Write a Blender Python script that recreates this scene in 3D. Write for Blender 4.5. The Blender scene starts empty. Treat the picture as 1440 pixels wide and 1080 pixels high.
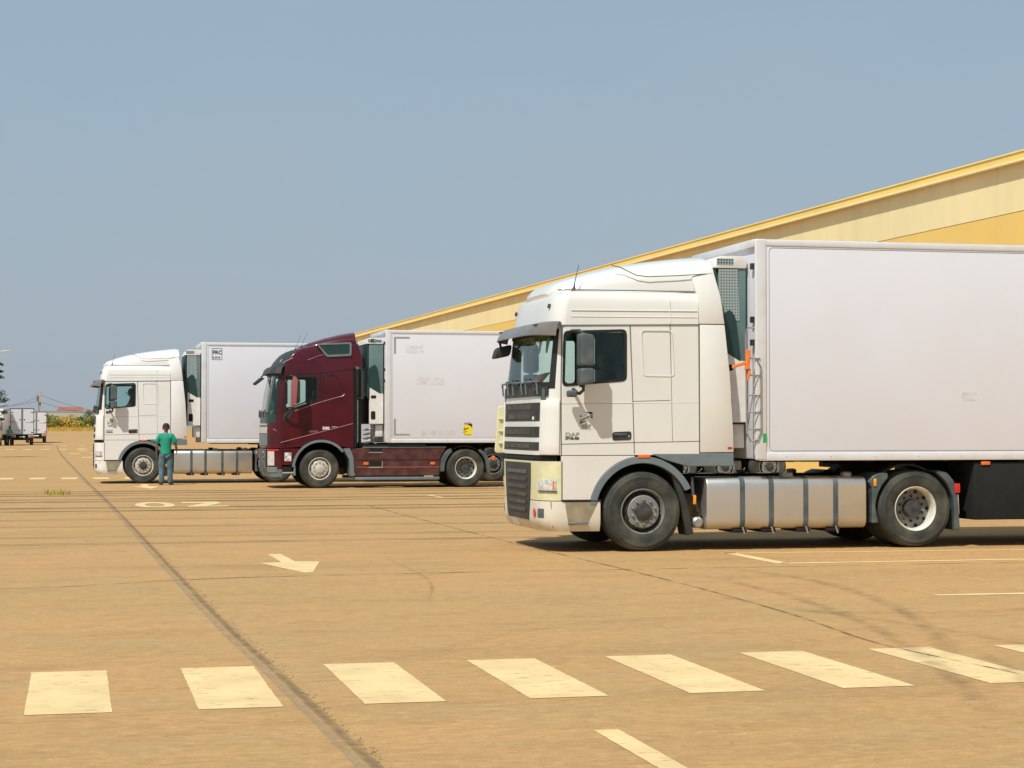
import bpy, bmesh, math, random
from mathutils import Vector, Matrix
R = math.radians
PI = math.pi
random.seed(7)
SC = bpy.context.scene
COL = SC.collection

# ------------------------------------------------------------------ camera, sky, sun, exposure
F_PX = 2660.0
YAW = R(13.0)
PITCH = math.atan(61 / F_PX)
cd = bpy.data.cameras.new('camera')
cam = bpy.data.objects.new('camera', cd)
COL.objects.link(cam)
cam.location = (0, 0, 1.6)
cam.rotation_euler = (R(90) + PITCH, 0, -YAW)
cd.sensor_width = 36
cd.lens = 36 * F_PX / 1440
cd.clip_start = 0.1
cd.clip_end = 8000
SC.camera = cam

SUN_TRAVEL = Vector((.40, .42, -.81)).normalized()
elev = math.asin(-SUN_TRAVEL.z)
azim = math.atan2(-SUN_TRAVEL.x, -SUN_TRAVEL.y)
w = bpy.data.worlds.new('World')
SC.world = w
w.use_nodes = True
nt = w.node_tree
nt.nodes.clear()
sky = nt.nodes.new('ShaderNodeTexSky')
sky.sky_type = 'NISHITA'
sky.sun_disc = False
sky.sun_elevation = elev
sky.sun_rotation = azim
sky.air_density = 1.0
sky.dust_density = 3.0
sky.ozone_density = 1.0
hs = nt.nodes.new('ShaderNodeHueSaturation')
hs.inputs['Saturation'].default_value = 0.62
hs.inputs['Value'].default_value = 1.0
# dusty air: pull the clear sky towards an even grey blue
mx = nt.nodes.new('ShaderNodeMix')
mx.data_type = 'RGBA'
mx.inputs[0].default_value = 0.85
mx.inputs[7].default_value = (2.75, 3.95, 5.25, 1)
bg = nt.nodes.new('ShaderNodeBackground')
bg.inputs[1].default_value = 0.10
wo = nt.nodes.new('ShaderNodeOutputWorld')
# thin high haze patches and a paler band towards the horizon
tc = nt.nodes.new('ShaderNodeTexCoord')
sp = nt.nodes.new('ShaderNodeSeparateXYZ')
nt.links.new(tc.outputs['Generated'], sp.inputs[0])
rmp = nt.nodes.new('ShaderNodeMapRange')
rmp.inputs[1].default_value = 0.0
rmp.inputs[2].default_value = 0.30
rmp.inputs[3].default_value = 0.0
rmp.inputs[4].default_value = 1.0
nt.links.new(sp.outputs[2], rmp.inputs[0])
mh = nt.nodes.new('ShaderNodeMix')
mh.data_type = 'RGBA'
mh.inputs[6].default_value = (4.15, 4.85, 5.55, 1)
mh.inputs[7].default_value = (2.75, 4.40, 5.75, 1)
nt.links.new(rmp.outputs[0], mh.inputs[0])
nz = nt.nodes.new('ShaderNodeTexNoise')
nz.inputs['Scale'].default_value = 5
nz.inputs['Detail'].default_value = 4
mpn = nt.nodes.new('ShaderNodeMapping')
mpn.inputs['Scale'].default_value = (1, 1, 3)
nt.links.new(tc.outputs['Generated'], mpn.inputs[0])
nt.links.new(mpn.outputs[0], nz.inputs['Vector'])
mr2 = nt.nodes.new('ShaderNodeMapRange')
mr2.inputs[1].default_value = .35
mr2.inputs[2].default_value = .75
mr2.inputs[3].default_value = 0
mr2.inputs[4].default_value = .24
nt.links.new(nz.outputs[0], mr2.inputs[0])
mc = nt.nodes.new('ShaderNodeMix')
mc.data_type = 'RGBA'
mc.inputs[7].default_value = (4.3, 4.6, 4.9, 1)
nt.links.new(mr2.outputs[0], mc.inputs[0])
nt.links.new(mh.outputs[2], mc.inputs[6])
nt.links.new(mc.outputs[2], mx.inputs[7])
nt.links.new(sky.outputs[0], hs.inputs['Color'])
nt.links.new(hs.outputs[0], mx.inputs[6])
nt.links.new(mx.outputs[2], bg.inputs[0])
nt.links.new(bg.outputs[0], wo.inputs[0])

sl = bpy.data.lights.new('sun', 'SUN')
sl.energy = 4.2
sl.angle = R(0.55)
sl.color = (1.0, .95, .87)
sun = bpy.data.objects.new('sun', sl)
COL.objects.link(sun)
sun.location = (-30, -30, 60)
sun.rotation_euler = SUN_TRAVEL.to_track_quat('-Z', 'Y').to_euler()
SC.view_settings.view_transform = 'Standard'
SC.view_settings.look = 'None'
SC.view_settings.exposure = 0.0
SC.view_settings.gamma = 1
SC.view_settings.use_curve_mapping = False


# ------------------------------------------------------------------ materials
def mat(name, col, rough=.5, metal=0.0, var=0.0, vs=3.0, bump=0.0, bs=40.0, coat=0.0,
        dirt=0.0, dcol=(.42, .32, .20), ds=6.0, lowz=None, stretch=(1, 1, 1), spec=.5):
    m = bpy.data.materials.new(name)
    m.use_nodes = True
    n = m.node_tree
    L = n.links.new
    b = n.nodes['Principled BSDF']
    b.inputs['Roughness'].default_value = rough
    b.inputs['Metallic'].default_value = metal
    b.inputs['Coat Weight'].default_value = coat
    b.inputs['Coat Roughness'].default_value = .08
    b.inputs['Specular IOR Level'].default_value = spec
    b.inputs['Base Color'].default_value = (*col, 1)
    if not (var or bump or dirt):
        return m
    t = n.nodes.new('ShaderNodeTexCoord')
    mp = n.nodes.new('ShaderNodeMapping')
    mp.inputs['Scale'].default_value = stretch
    L(t.outputs['Object'], mp.inputs[0])

    def noise(s, d=4):
        q = n.nodes.new('ShaderNodeTexNoise')
        q.inputs['Scale'].default_value = s
        q.inputs['Detail'].default_value = d
        L(mp.outputs[0], q.inputs['Vector'])
        return q

    def rng(src, a, b_, c, d):
        q = n.nodes.new('ShaderNodeMapRange')
        for i, v in enumerate((a, b_, c, d)):
            q.inputs[i + 1].default_value = v
        L(src, q.inputs[0])
        return q.outputs[0]
    cur = None
    if var:
        q = noise(vs)
        v = rng(q.outputs[0], .3, .7, 1 - var, 1 + var)
        mm = n.nodes.new('ShaderNodeVectorMath')
        mm.operation = 'SCALE'
        mm.inputs[0].default_value = col
        L(v, mm.inputs['Scale'])
        cur = mm.outputs[0]
    if dirt:
        q = noise(ds, 6)
        fac = rng(q.outputs[0], .42, .72, 0, dirt)
        if lowz:
            s = n.nodes.new('ShaderNodeSeparateXYZ')
            L(t.outputs['Object'], s.inputs[0])
            lz = rng(s.outputs[2], lowz[0], lowz[1], 1, .15)
            mu = n.nodes.new('ShaderNodeMath')
            mu.operation = 'MULTIPLY'
            f2 = rng(q.outputs[0], .25, .7, .25 * dirt, dirt)
            L(f2, mu.inputs[0])
            L(lz, mu.inputs[1])
            fac = mu.outputs[0]
        mxx = n.nodes.new('ShaderNodeMix')
        mxx.data_type = 'RGBA'
        L(fac, mxx.inputs[0])
        if cur:
            L(cur, mxx.inputs[6])
        else:
            mxx.inputs[6].default_value = (*col, 1)
        mxx.inputs[7].default_value = (*dcol, 1)
        cur = mxx.outputs[2]
        rr = rng(fac, 0, 1, rough, min(1, rough + .4))
        L(rr, b.inputs['Roughness'])
    if cur:
        L(cur, b.inputs['Base Color'])
    if bump:
        q = noise(bs, 3)
        bb = n.nodes.new('ShaderNodeBump')
        bb.inputs['Strength'].default_value = bump
        bb.inputs['Distance'].default_value = .02
        L(q.outputs[0], bb.inputs['Height'])
        L(bb.outputs[0], b.inputs['Normal'])
    return m


def glass_mat(name, tint, gloss=.06):
    m = bpy.data.materials.new(name)
    m.use_nodes = True
    n = m.node_tree
    n.nodes.clear()
    o = n.nodes.new('ShaderNodeOutputMaterial')
    tr = n.nodes.new('ShaderNodeBsdfTransparent')
    tr.inputs[0].default_value = (*tint, 1)
    g = n.nodes.new('ShaderNodeBsdfGlossy')
    g.inputs['Roughness'].default_value = .03
    fr = n.nodes.new('ShaderNodeLayerWeight')
    fr.inputs[0].default_value = .5
    pw = n.nodes.new('ShaderNodeMath')
    pw.operation = 'POWER'
    pw.inputs[1].default_value = 5
    n.links.new(fr.outputs['Facing'], pw.inputs[0])
    sc_ = n.nodes.new('ShaderNodeMath')
    sc_.operation = 'MULTIPLY'
    sc_.inputs[1].default_value = .7
    n.links.new(pw.outputs[0], sc_.inputs[0])
    ad = n.nodes.new('ShaderNodeMath')
    ad.operation = 'ADD'
    ad.inputs[1].default_value = gloss
    n.links.new(sc_.outputs[0], ad.inputs[0])
    mi = n.nodes.new('ShaderNodeMixShader')
    n.links.new(ad.outputs[0], mi.inputs[0])
    n.links.new(tr.outputs[0], mi.inputs[1])
    n.links.new(g.outputs[0], mi.inputs[2])
    n.links.new(mi.outputs[0], o.inputs[0])
    return m


def perforated(name, col, hole, scale):
    m = bpy.data.materials.new(name)
    m.use_nodes = True
    n = m.node_tree
    b = n.nodes['Principled BSDF']
    t = n.nodes.new('ShaderNodeTexCoord')
    v = n.nodes.new('ShaderNodeTexVoronoi')
    v.inputs['Scale'].default_value = scale
    v.inputs['Randomness'].default_value = 0
    n.links.new(t.outputs['Object'], v.inputs['Vector'])
    r_ = n.nodes.new('ShaderNodeMapRange')
    for i, q in enumerate((.30, .42, 0, 1)):
        r_.inputs[i + 1].default_value = q
    n.links.new(v.outputs['Distance'], r_.inputs[0])
    x = n.nodes.new('ShaderNodeMix')
    x.data_type = 'RGBA'
    x.inputs[6].default_value = (*hole, 1)
    x.inputs[7].default_value = (*col, 1)
    n.links.new(r_.outputs[0], x.inputs[0])
    n.links.new(x.outputs[2], b.inputs['Base Color'])
    b.inputs['Roughness'].default_value = .6
    return m


M = {}
M['white'] = mat('white_cab_paint', (.745, .745, .705), .28, var=.03, vs=1.2, coat=.5, dirt=.22, lowz=(.6, 1.8), ds=3.5, dcol=(.55, .47, .34))
M['white_clean'] = mat('white_clean_paint', (.80, .79, .76), .3, var=.02, coat=.4, dirt=.15, lowz=(.6, 1.6), dcol=(.55, .47, .34))
M['white_low'] = mat('white_bumper_paint', (.74, .71, .62), .4, var=.04, vs=4, coat=.2, dirt=.65, lowz=(.25, .75), ds=7, dcol=(.50, .38, .22))
M['cream'] = mat('cream_panel_paint', (.70, .68, .42), .4, var=.04, vs=4, coat=.2, dirt=.35, ds=9, dcol=(.45, .38, .22))
M['red'] = mat('burgundy_paint', (.070, .0035, .010), .3, var=.25, vs=2, coat=.45, spec=.25, dirt=.05, lowz=(.3, 1.6), ds=4, dcol=(.25, .13, .08))
M['red_line'] = mat('burgundy_highlight_trim', (.34, .10, .11), .35, coat=.6)
M['plastic'] = mat('dark_grey_plastic', (.065, .09, .095), .55, var=.15, vs=5, dirt=.25, ds=5, dcol=(.28, .24, .18))
M['plastic_light'] = mat('grey_plastic', (.14, .185, .205), .5, var=.08, vs=4, dirt=.15, ds=5, dcol=(.38, .33, .25))
M['slat'] = mat('dusty_black_slat', (.05, .048, .042), .65, var=.2, vs=6, dirt=.4, ds=6, dcol=(.17, .14, .10))
M['black'] = mat('black_plastic', (.022, .027, .027), .55, var=.25, vs=5, dirt=.22, ds=4, dcol=(.16, .13, .09))
M['matte_black'] = mat('matte_black_parts', (.006, .008, .008), .9, var=.3, vs=6)
M['seam'] = mat('dark_panel_gap', (.16, .15, .13), .9)
M['gasket'] = mat('rubber_gasket', (.01, .012, .012), .5)
M['tyre'] = mat('tyre_rubber', (.028, .032, .028), .8, var=.25, vs=5, dirt=.5, ds=3.5, dcol=(.17, .155, .11), bump=.35, bs=60)
M['tread'] = mat('tyre_tread', (.04, .04, .038), .85, dirt=.6, ds=8, dcol=(.2, .17, .11))
M['rim_dark'] = mat('dark_rim_paint', (.03, .032, .034), .5, dirt=.3, ds=10, dcol=(.2, .18, .14))
M['rim_grey'] = mat('grey_rim_paint', (.19, .21, .205), .45, var=.12, vs=12, dirt=.45, ds=10, dcol=(.28, .24, .18))
M['rim_silver'] = mat('silver_rim_paint', (.62, .60, .54), .35, metal=.15, var=.1, vs=12, dirt=.45, ds=10, dcol=(.30, .25, .17))
M['rim_white'] = mat('pale_rim_paint', (.70, .68, .60), .4, dirt=.35, ds=12, dcol=(.35, .3, .2))
M['alu'] = mat('brushed_aluminium_tank', (.70, .69, .66), .34, metal=.85, var=.06, vs=3, bump=.05, bs=4, dirt=.75, ds=3, lowz=(.28, .95), dcol=(.42, .33, .20))
M['steel'] = mat('galvanised_steel', (.42, .43, .42), .4, metal=.7, var=.1, vs=10, dirt=.3, ds=8)
M['trailer'] = mat('white_trailer_panel', (.67, .68, .735), .42, var=.018, vs=.9, bump=.02, bs=1.5, dirt=.12, ds=1.3, dcol=(.60, .54, .46), coat=.1)
M['trailer_rail'] = mat('pale_aluminium_rail', (.70, .71, .73), .42, metal=.15, var=.04, vs=4, dirt=.3, ds=8, dcol=(.5, .44, .35))
M['reefer_white'] = mat('reefer_white_plastic', (.76, .74, .70), .45, var=.03, dirt=.3, ds=7, dcol=(.5, .42, .3))
M['reefer_teal'] = mat('reefer_teal_grey_panel', (.11, .185, .185), .45, var=.06, vs=5, dirt=.12, ds=7)
M['reefer_dark'] = mat('reefer_dark_teal_panel', (.014, .045, .042), .4, var=.1, vs=4)
M['mesh'] = perforated('perforated_grille', (.30, .36, .35), (.03, .06, .06), 26)
M['glass'] = glass_mat('tinted_window_glass', (.90, .97, .94), .05)
M['glass_dark'] = glass_mat('green_side_glass', (.86, .95, .93), .03)
M['interior'] = mat('dark_cab_interior', (.012, .105, .095), .8, var=.2, vs=4)
M['interior_l'] = mat('grey_cab_interior', (.07, .12, .10), .8, var=.2, vs=4)
M['mirror'] = mat('mirror_glass', (.75, .78, .78), .03, metal=1)
M['lens'] = mat('headlight_lens', (.70, .72, .72), .12, metal=.35, var=.35, vs=28, coat=1)
M['lamp_orange'] = mat('orange_lens', (.75, .17, .02), .25, coat=1)
M['lamp_amber'] = mat('amber_lens', (.85, .33, .02), .25, coat=1)
M['lamp_red'] = mat('red_lens', (.55, .01, .01), .25, coat=1)
M['visor'] = mat('smoked_visor_plastic', (.17, .145, .12), .28, var=.15, vs=3, coat=.3)
M['decal_black'] = mat('black_print', (.03, .03, .03), .5)
M['decal_grey'] = mat('grey_print', (.34, .35, .35), .4, metal=.2)
M['decal_white'] = mat('white_print', (.8, .8, .8), .5)
M['decal_green'] = mat('green_print', (.02, .35, .12), .5)
M['decal_yellow'] = mat('yellow_print', (.80, .68, .03), .5)
M['decal_purple'] = mat('purple_print', (.45, .20, .42), .5)
M['chrome'] = mat('bright_metal_trim', (.8, .8, .8), .2, metal=.9)
M['orange_cloth'] = mat('orange_strap_cloth', (.80, .20, .04), .8, var=.15, vs=20)
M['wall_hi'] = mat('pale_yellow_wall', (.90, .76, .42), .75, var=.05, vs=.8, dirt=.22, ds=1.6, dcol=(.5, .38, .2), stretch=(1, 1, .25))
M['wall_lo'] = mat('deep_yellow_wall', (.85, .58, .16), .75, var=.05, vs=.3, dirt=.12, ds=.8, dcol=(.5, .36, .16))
M['fascia'] = mat('yellow_fascia_sheet', (.94, .70, .20), .5, var=.05, vs=.5, dirt=.1, ds=2)
M['gutter'] = mat('pale_gutter', (.83, .70, .42), .5, var=.04)
M['roof'] = mat('pale_metal_roof', (.55, .52, .45), .5, var=.05)
M['door'] = mat('grey_dock_door', (.5, .5, .48), .5, var=.05)
M['skin'] = mat('skin', (.18, .095, .06), .55, var=.1, vs=10)
M['hair'] = mat('dark_hair', (.015, .012, .01), .8)
M['teal_shirt'] = mat('green_shirt_cloth', (.012, .30, .19), .85, var=.12, vs=8, bump=.6, bs=9)
M['mint_shirt'] = mat('mint_shirt_cloth', (.10, .38, .27), .85)
M['jeans'] = mat('faded_denim', (.085, .15, .19), .9, var=.35, vs=9, bump=.7, bs=12)
M['shoe'] = mat('dark_shoe', (.03, .028, .03), .7)
M['cap_red'] = mat('dark_red_cloth', (.18, .015, .02), .8)
M['cloth_white'] = mat('white_cloth', (.7, .7, .68), .8)
M['cloth_dark'] = mat('dark_cloth', (.03, .03, .04), .9)
M['concrete'] = mat('weathered_concrete_post', (.42, .38, .33), .9, var=.1, vs=3)
M['wallgrey'] = mat('pale_render_wall', (.42, .44, .40), .9, var=.08, vs=.2)
M['redroof'] = mat('faded_red_roof', (.50, .20, .18), .8, var=.1)
M['hazewall'] = mat('grey_block_wall', (.34, .38, .40), .9, var=.1, vs=.3)
M['window_far'] = mat('far_window_glass', (.05, .07, .08), .2)
M['bark'] = mat('tree_bark', (.12, .09, .06), .95, var=.2)
M['wire'] = mat('overhead_wire', (.12, .12, .13), .7)


def leaf_mat(name, c1, c2):
    m = bpy.data.materials.new(name)
    m.use_nodes = True
    n = m.node_tree
    b = n.nodes['Principled BSDF']
    b.inputs['Roughness'].default_value = .7
    t = n.nodes.new('ShaderNodeTexCoord')
    q = n.nodes.new('ShaderNodeTexNoise')
    q.inputs['Scale'].default_value = .9
    q.inputs['Detail'].default_value = 5
    n.links.new(t.outputs['Object'], q.inputs['Vector'])
    r_ = n.nodes.new('ShaderNodeMapRange')
    for i, v in enumerate((.35, .65, 0, 1)):
        r_.inputs[i + 1].default_value = v
    n.links.new(q.outputs[0], r_.inputs[0])
    x = n.nodes.new('ShaderNodeMix')
    x.data_type = 'RGBA'
    x.inputs[6].default_value = (*c1, 1)
    x.inputs[7].default_value = (*c2, 1)
    n.links.new(r_.outputs[0], x.inputs[0])
    n.links.new(x.outputs[2], b.inputs['Base Color'])
    return m


M['leaf_dark'] = leaf_mat('dark_green_leaves', (.03, .05, .02), (.07, .09, .04))
M['leaf_olive'] = leaf_mat('olive_shrub_leaves', (.20, .19, .03), (.42, .34, .05))
M['leaf_dry'] = leaf_mat('dry_shrub_leaves', (.46, .27, .04), (.60, .42, .08))
M['leaf_green'] = leaf_mat('green_shrub_leaves', (.07, .10, .025), (.20, .21, .05))


def ground_material():
    m = bpy.data.materials.new('dusty_concrete_paving')
    m.use_nodes = True
    n = m.node_tree
    L = n.links.new
    b = n.nodes['Principled BSDF']
    b.inputs['Roughness'].default_value = .85
    b.inputs['Specular IOR Level'].default_value = .25
    t = n.nodes.new('ShaderNodeTexCoord')

    def noise(s, st=(1, 1, 1), d=5, ro=.55):
        mp = n.nodes.new('ShaderNodeMapping')
        mp.inputs['Scale'].default_value = st
        mp.inputs['Rotation'].default_value = (0, 0, R(2))
        L(t.outputs['Object'], mp.inputs[0])
        q = n.nodes.new('ShaderNodeTexNoise')
        q.inputs['Scale'].default_value = s
        q.inputs['Detail'].default_value = d
        q.inputs['Roughness'].default_value = ro
        L(mp.outputs[0], q.inputs['Vector'])
        return q.outputs[0]

    def rng(src, a, b_, c, d):
        q = n.nodes.new('ShaderNodeMapRange')
        for i, v in enumerate((a, b_, c, d)):
            q.inputs[i + 1].default_value = v
        L(src, q.inputs[0])
        return q.outputs[0]

    def mix(f, a, b_):
        q = n.nodes.new('ShaderNodeMix')
        q.data_type = 'RGBA'
        L(f, q.inputs[0])
        if isinstance(a, tuple):
            q.inputs[6].default_value = (*a, 1)
        else:
            L(a, q.inputs[6])
        if isinstance(b_, tuple):
            q.inputs[7].default_value = (*b_, 1)
        else:
            L(b_, q.inputs[7])
        return q.outputs[2]
    c = mix(rng(noise(.30, (.7, 1, 1), 7, .62), .38, .62, 0, 1), GA, GB)
    c = mix(rng(noise(.09, (.6, 1, 1), 6, .6), .42, .66, 0, .65), c, GC)
    c = mix(rng(noise(1.1, (.6, 1, 1), 8, .7), .48, .60, 0, .65), c, GF)
    c = mix(rng(noise(2.1, (.5, 1, 1), 8, .7), .50, .64, 0, .45), c, GD)
    c = mix(rng(noise(.55, (.22, 1.3, 1), 7, .65), .52, .70, 0, .45), c, GE)
    c = mix(rng(noise(14, (.45, 1, 1), 6, .75), .46, .66, 0, .50), c, GE)
    c = mix(rng(noise(11, (.8, 1, 1), 6, .75), .50, .68, 0, .50), c, GH)
    c = mix(rng(noise(70, (1, 1, 1), 4, .8), .42, .60, 0, .55), c, GD)
    c = mix(rng(noise(34, (.16, 1.3, 1), 4, .6), .61, .68, 0, .55), c, (.14, .085, .04))
    c = mix(rng(noise(30, (.7, 1.4, 1), 2, .5), .735, .75, 0, .6), c, (.07, .05, .035))
    L(c, b.inputs['Base Color'])
    bb = n.nodes.new('ShaderNodeBump')
    bb.inputs['Strength'].default_value = .35
    bb.inputs['Distance'].default_value = .01
    L(noise(60, d=6, ro=.7), bb.inputs['Height'])
    L(bb.outputs[0], b.inputs['Normal'])
    return m


GA = (.515, .308, .118)
GB = (.60, .325, .140)
GC = (.46, .305, .122)
GD = (.35, .200, .078)
GE = (.28, .175, .073)
GF = (.44, .305, .142)
GH = (.70, .46, .20)
M['ground'] = ground_material()


def masked(name, col, lo, hi, amax, scale, stretch=(1, 1, 1), rough=.8, edge=None):
    """thin coat whose cover is broken up by noise (worn paint, tyre rubber)"""
    m = bpy.data.materials.new(name)
    m.use_nodes = True
    n = m.node_tree
    b = n.nodes['Principled BSDF']
    b.inputs['Roughness'].default_value = rough
    b.inputs['Specular IOR Level'].default_value = .2
    t = n.nodes.new('ShaderNodeTexCoord')
    mp = n.nodes.new('ShaderNodeMapping')
    mp.inputs['Scale'].default_value = stretch
    n.links.new(t.outputs['Object'], mp.inputs[0])
    q = n.nodes.new('ShaderNodeTexNoise')
    q.inputs['Scale'].default_value = scale
    q.inputs['Detail'].default_value = 7
    q.inputs['Roughness'].default_value = .65
    n.links.new(mp.outputs[0], q.inputs['Vector'])
    r_ = n.nodes.new('ShaderNodeMapRange')
    for i, v in enumerate((lo, hi, 0, amax)):
        r_.inputs[i + 1].default_value = v
    n.links.new(q.outputs[0], r_.inputs[0])
    out = r_.outputs[0]
    if edge:
        at = n.nodes.new('ShaderNodeAttribute')
        at.attribute_name = 'cover'
        mu = n.nodes.new('ShaderNodeMath')
        mu.operation = 'MULTIPLY'
        n.links.new(out, mu.inputs[0])
        n.links.new(at.outputs['Fac'], mu.inputs[1])
        out = mu.outputs[0]
    n.links.new(out, b.inputs['Alpha'])
    q2 = n.nodes.new('ShaderNodeTexNoise')
    q2.inputs['Scale'].default_value = 2.3
    q2.inputs['Detail'].default_value = 6
    n.links.new(t.outputs['Object'], q2.inputs['Vector'])
    r2 = n.nodes.new('ShaderNodeMapRange')
    for i, v in enumerate((.3, .7, .86, 1.08)):
        r2.inputs[i + 1].default_value = v
    n.links.new(q2.outputs[0], r2.inputs[0])
    vm = n.nodes.new('ShaderNodeVectorMath')
    vm.operation = 'SCALE'
    vm.inputs[0].default_value = col
    n.links.new(r2.outputs[0], vm.inputs['Scale'])
    n.links.new(vm.outputs[0], b.inputs['Base Color'])
    return m


M['marking'] = masked('worn_cream_road_paint', (.78, .575, .285), .30, .41, .96, 16, (.35, 1.5, 1))
M['tyremark'] = masked('tyre_rubber_marks', (.15, .115, .07), .38, .70, .34, 4.5, (1, 1, 1), edge=True)
M['tyreband'] = masked('tyre_rubber_bands', (.12, .10, .065), .30, .60, .78, 1.4, (.3, 1, 1), edge=True)
M['scuff'] = masked('scuffed_old_lettering', (.60, .55, .42), .42, .66, .13, 9, (1, 1, 1.6), rough=.6)
M['seal'] = masked('grey_joint_sealant', (.24, .175, .10), .30, .60, .72, 6, (1.6, .8, 1), edge=True)
M['sealpale'] = masked('pale_joint_sealant', (.44, .33, .20), .3, .6, .7, 7, (2, .5, 1))
M['joint'] = masked('dark_joint_filler', (.15, .105, .06), .36, .6, .75, 2.6)


# ------------------------------------------------------------------ mesh helpers
def tag(o, label=None, cat=None, group=None, kind=None):
    if label: o['label'] = label
    if cat: o['category'] = cat
    if group: o['group'] = group
    if kind: o['kind'] = kind
    return o


def empty(name, loc=(0, 0, 0), rz=0, label=None, cat=None, group=None):
    o = bpy.data.objects.new(name, None)
    COL.objects.link(o)
    o.location = loc
    o.rotation_euler = (0, 0, rz)
    o.empty_display_size = .3
    return tag(o, label, cat, group)


class MB:
    def __init__(s):
        s.v = []
        s.f = []

    def add(s, v, f):
        k = len(s.v)
        s.v += [tuple(p) for p in v]
        s.f += [tuple(i + k for i in q) for q in f]
        return s

    def box(s, x0, x1, y0, y1, z0, z1):
        v = [(x, y, z) for z in (z0, z1) for y in (y0, y1) for x in (x0, x1)]
        return s.add(v, [(0, 2, 3, 1), (4, 5, 7, 6), (0, 1, 5, 4), (2, 6, 7, 3), (0, 4, 6, 2), (1, 3, 7, 5)])

    def prism(s, poly, y0, y1):
        """polygon in x,z extruded along y"""
        n = len(poly)
        v = [(x, y0, z) for x, z in poly] + [(x, y1, z) for x, z in poly]
        f = [tuple(range(n)), tuple(range(2 * n - 1, n - 1, -1))]
        f += [(i, i + n, (i + 1) % n + n, (i + 1) % n) for i in range(n)]
        return s.add(v, f)

    def prismx(s, poly, x0, x1):
        """polygon in y,z extruded along x"""
        n = len(poly)
        v = [(x0, y, z) for y, z in poly] + [(x1, y, z) for y, z in poly]
        f = [tuple(range(n)), tuple(range(2 * n - 1, n - 1, -1))]
        f += [(i, i + n, (i + 1) % n + n, (i + 1) % n) for i in range(n)]
        return s.add(v, f)

    def prismz(s, poly, z0, z1):
        n = len(poly)
        v = [(x, y, z0) for x, y in poly] + [(x, y, z1) for x, y in poly]
        f = [tuple(range(n)), tuple(range(2 * n - 1, n - 1, -1))]
        f += [(i, i + n, (i + 1) % n + n, (i + 1) % n) for i in range(n)]
        return s.add(v, f)

    def ring(s, outer, inner, y0, y1):
        n = len(outer)
        v = [(x, y0, z) for x, z in outer] + [(x, y0, z) for x, z in inner] + \
            [(x, y1, z) for x, z in outer] + [(x, y1, z) for x, z in inner]
        f = []
        for i in range(n):
            j = (i + 1) % n
            f += [(i, j, j + n, i + n), (i + 2 * n, i + 3 * n, j + 3 * n, j + 2 * n),
                  (i, i + 2 * n, j + 2 * n, j), (i + n, j + n, j + 3 * n, i + 3 * n)]
        return s.add(v, f)

    def tube(s, path, r, n=8, closed=False):
        P = [Vector(p) for p in path]
        m = len(P)
        rings = []
        up = Vector((0, 0, 1))
        for i, p in enumerate(P):
            a = P[(i - 1) % m] if (closed or i > 0) else p
            b = P[(i + 1) % m] if (closed or i < m - 1) else p
            d = (b - a).normalized()
            u = up if abs(d.dot(up)) < .95 else Vector((0, 1, 0))
            e1 = d.cross(u).normalized()
            e2 = d.cross(e1).normalized()
            rr = r[i] if isinstance(r, (list, tuple)) else r
            rings.append([p + (e1 * math.cos(2 * PI * k / n) + e2 * math.sin(2 * PI * k / n)) * rr for k in range(n)])
        v = [q for rg in rings for q in rg]
        f = []
        for i in range(m if closed else m - 1):
            j = (i + 1) % m
            for k in range(n):
                l = (k + 1) % n
                f.append((i * n + k, i * n + l, j * n + l, j * n + k))
        if not closed:
            f.append(tuple(range(n - 1, -1, -1)))
            f.append(tuple((m - 1) * n + k for k in range(n)))
        return s.add(v, f)

    def lathe(s, prof, n=40, c=(0, 0, 0), axis='y', cap=(False, False)):
        """prof = [(radius, along)], along measured outward (-y)"""
        v = []
        for r, a in prof:
            for k in range(n):
                t = 2 * PI * k / n
                p, q = r * math.cos(t), r * math.sin(t)
                if axis == 'y':
                    v.append((c[0] + p, c[1] - a, c[2] + q))
                elif axis == 'x':
                    v.append((c[0] + a, c[1] + p, c[2] + q))
                else:
                    v.append((c[0] + p, c[1] + q, c[2] + a))
        f = []
        for i in range(len(prof) - 1):
            for k in range(n):
                l = (k + 1) % n
                f.append((i * n + k, i * n + l, (i + 1) * n + l, (i + 1) * n + k))
        if cap[0]: f.append(tuple(range(n)))
        if cap[1]: f.append(tuple((len(prof) - 1) * n + k for k in range(n - 1, -1, -1)))
        return s.add(v, f)

    def grid(s, rows, close=False):
        m = len(rows[0])
        v = [p for r_ in rows for p in r_]
        f = []
        for i in range(len(rows) - 1):
            for k in range(m if close else m - 1):
                l = (k + 1) % m
                f.append((i * m + k, i * m + l, (i + 1) * m + l, (i + 1) * m + k))
        return s.add(v, f)

    def slab(s, fn, us, vs, o0, o1):
        """closed slab between offsets o0 and o1 of the surface fn(u, v, off)"""
        nu, nv = len(us), len(vs)
        A = [[fn(u, v, o1) for u in us] for v in vs]
        B = [[fn(u, v, o0) for u in us] for v in vs]
        v = [p for r_ in A for p in r_] + [p for r_ in B for p in r_]
        K = nu * nv
        f = []
        for i in range(nv - 1):
            for j in range(nu - 1):
                a = i * nu + j
                f += [(a, a + 1, a + 1 + nu, a + nu), (K + a, K + a + nu, K + a + 1 + nu, K + a + 1)]
        for j in range(nu - 1):
            f += [(j, K + j, K + j + 1, j + 1), ((nv - 1) * nu + j, (nv - 1) * nu + j + 1, K + (nv - 1) * nu + j + 1, K + (nv - 1) * nu + j)]
        for i in range(nv - 1):
            a, b = i * nu, (i + 1) * nu
            f += [(a, b, K + b, K + a), (a + nu - 1, K + a + nu - 1, K + b + nu - 1, b + nu - 1)]
        return s.add(v, f)

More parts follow.
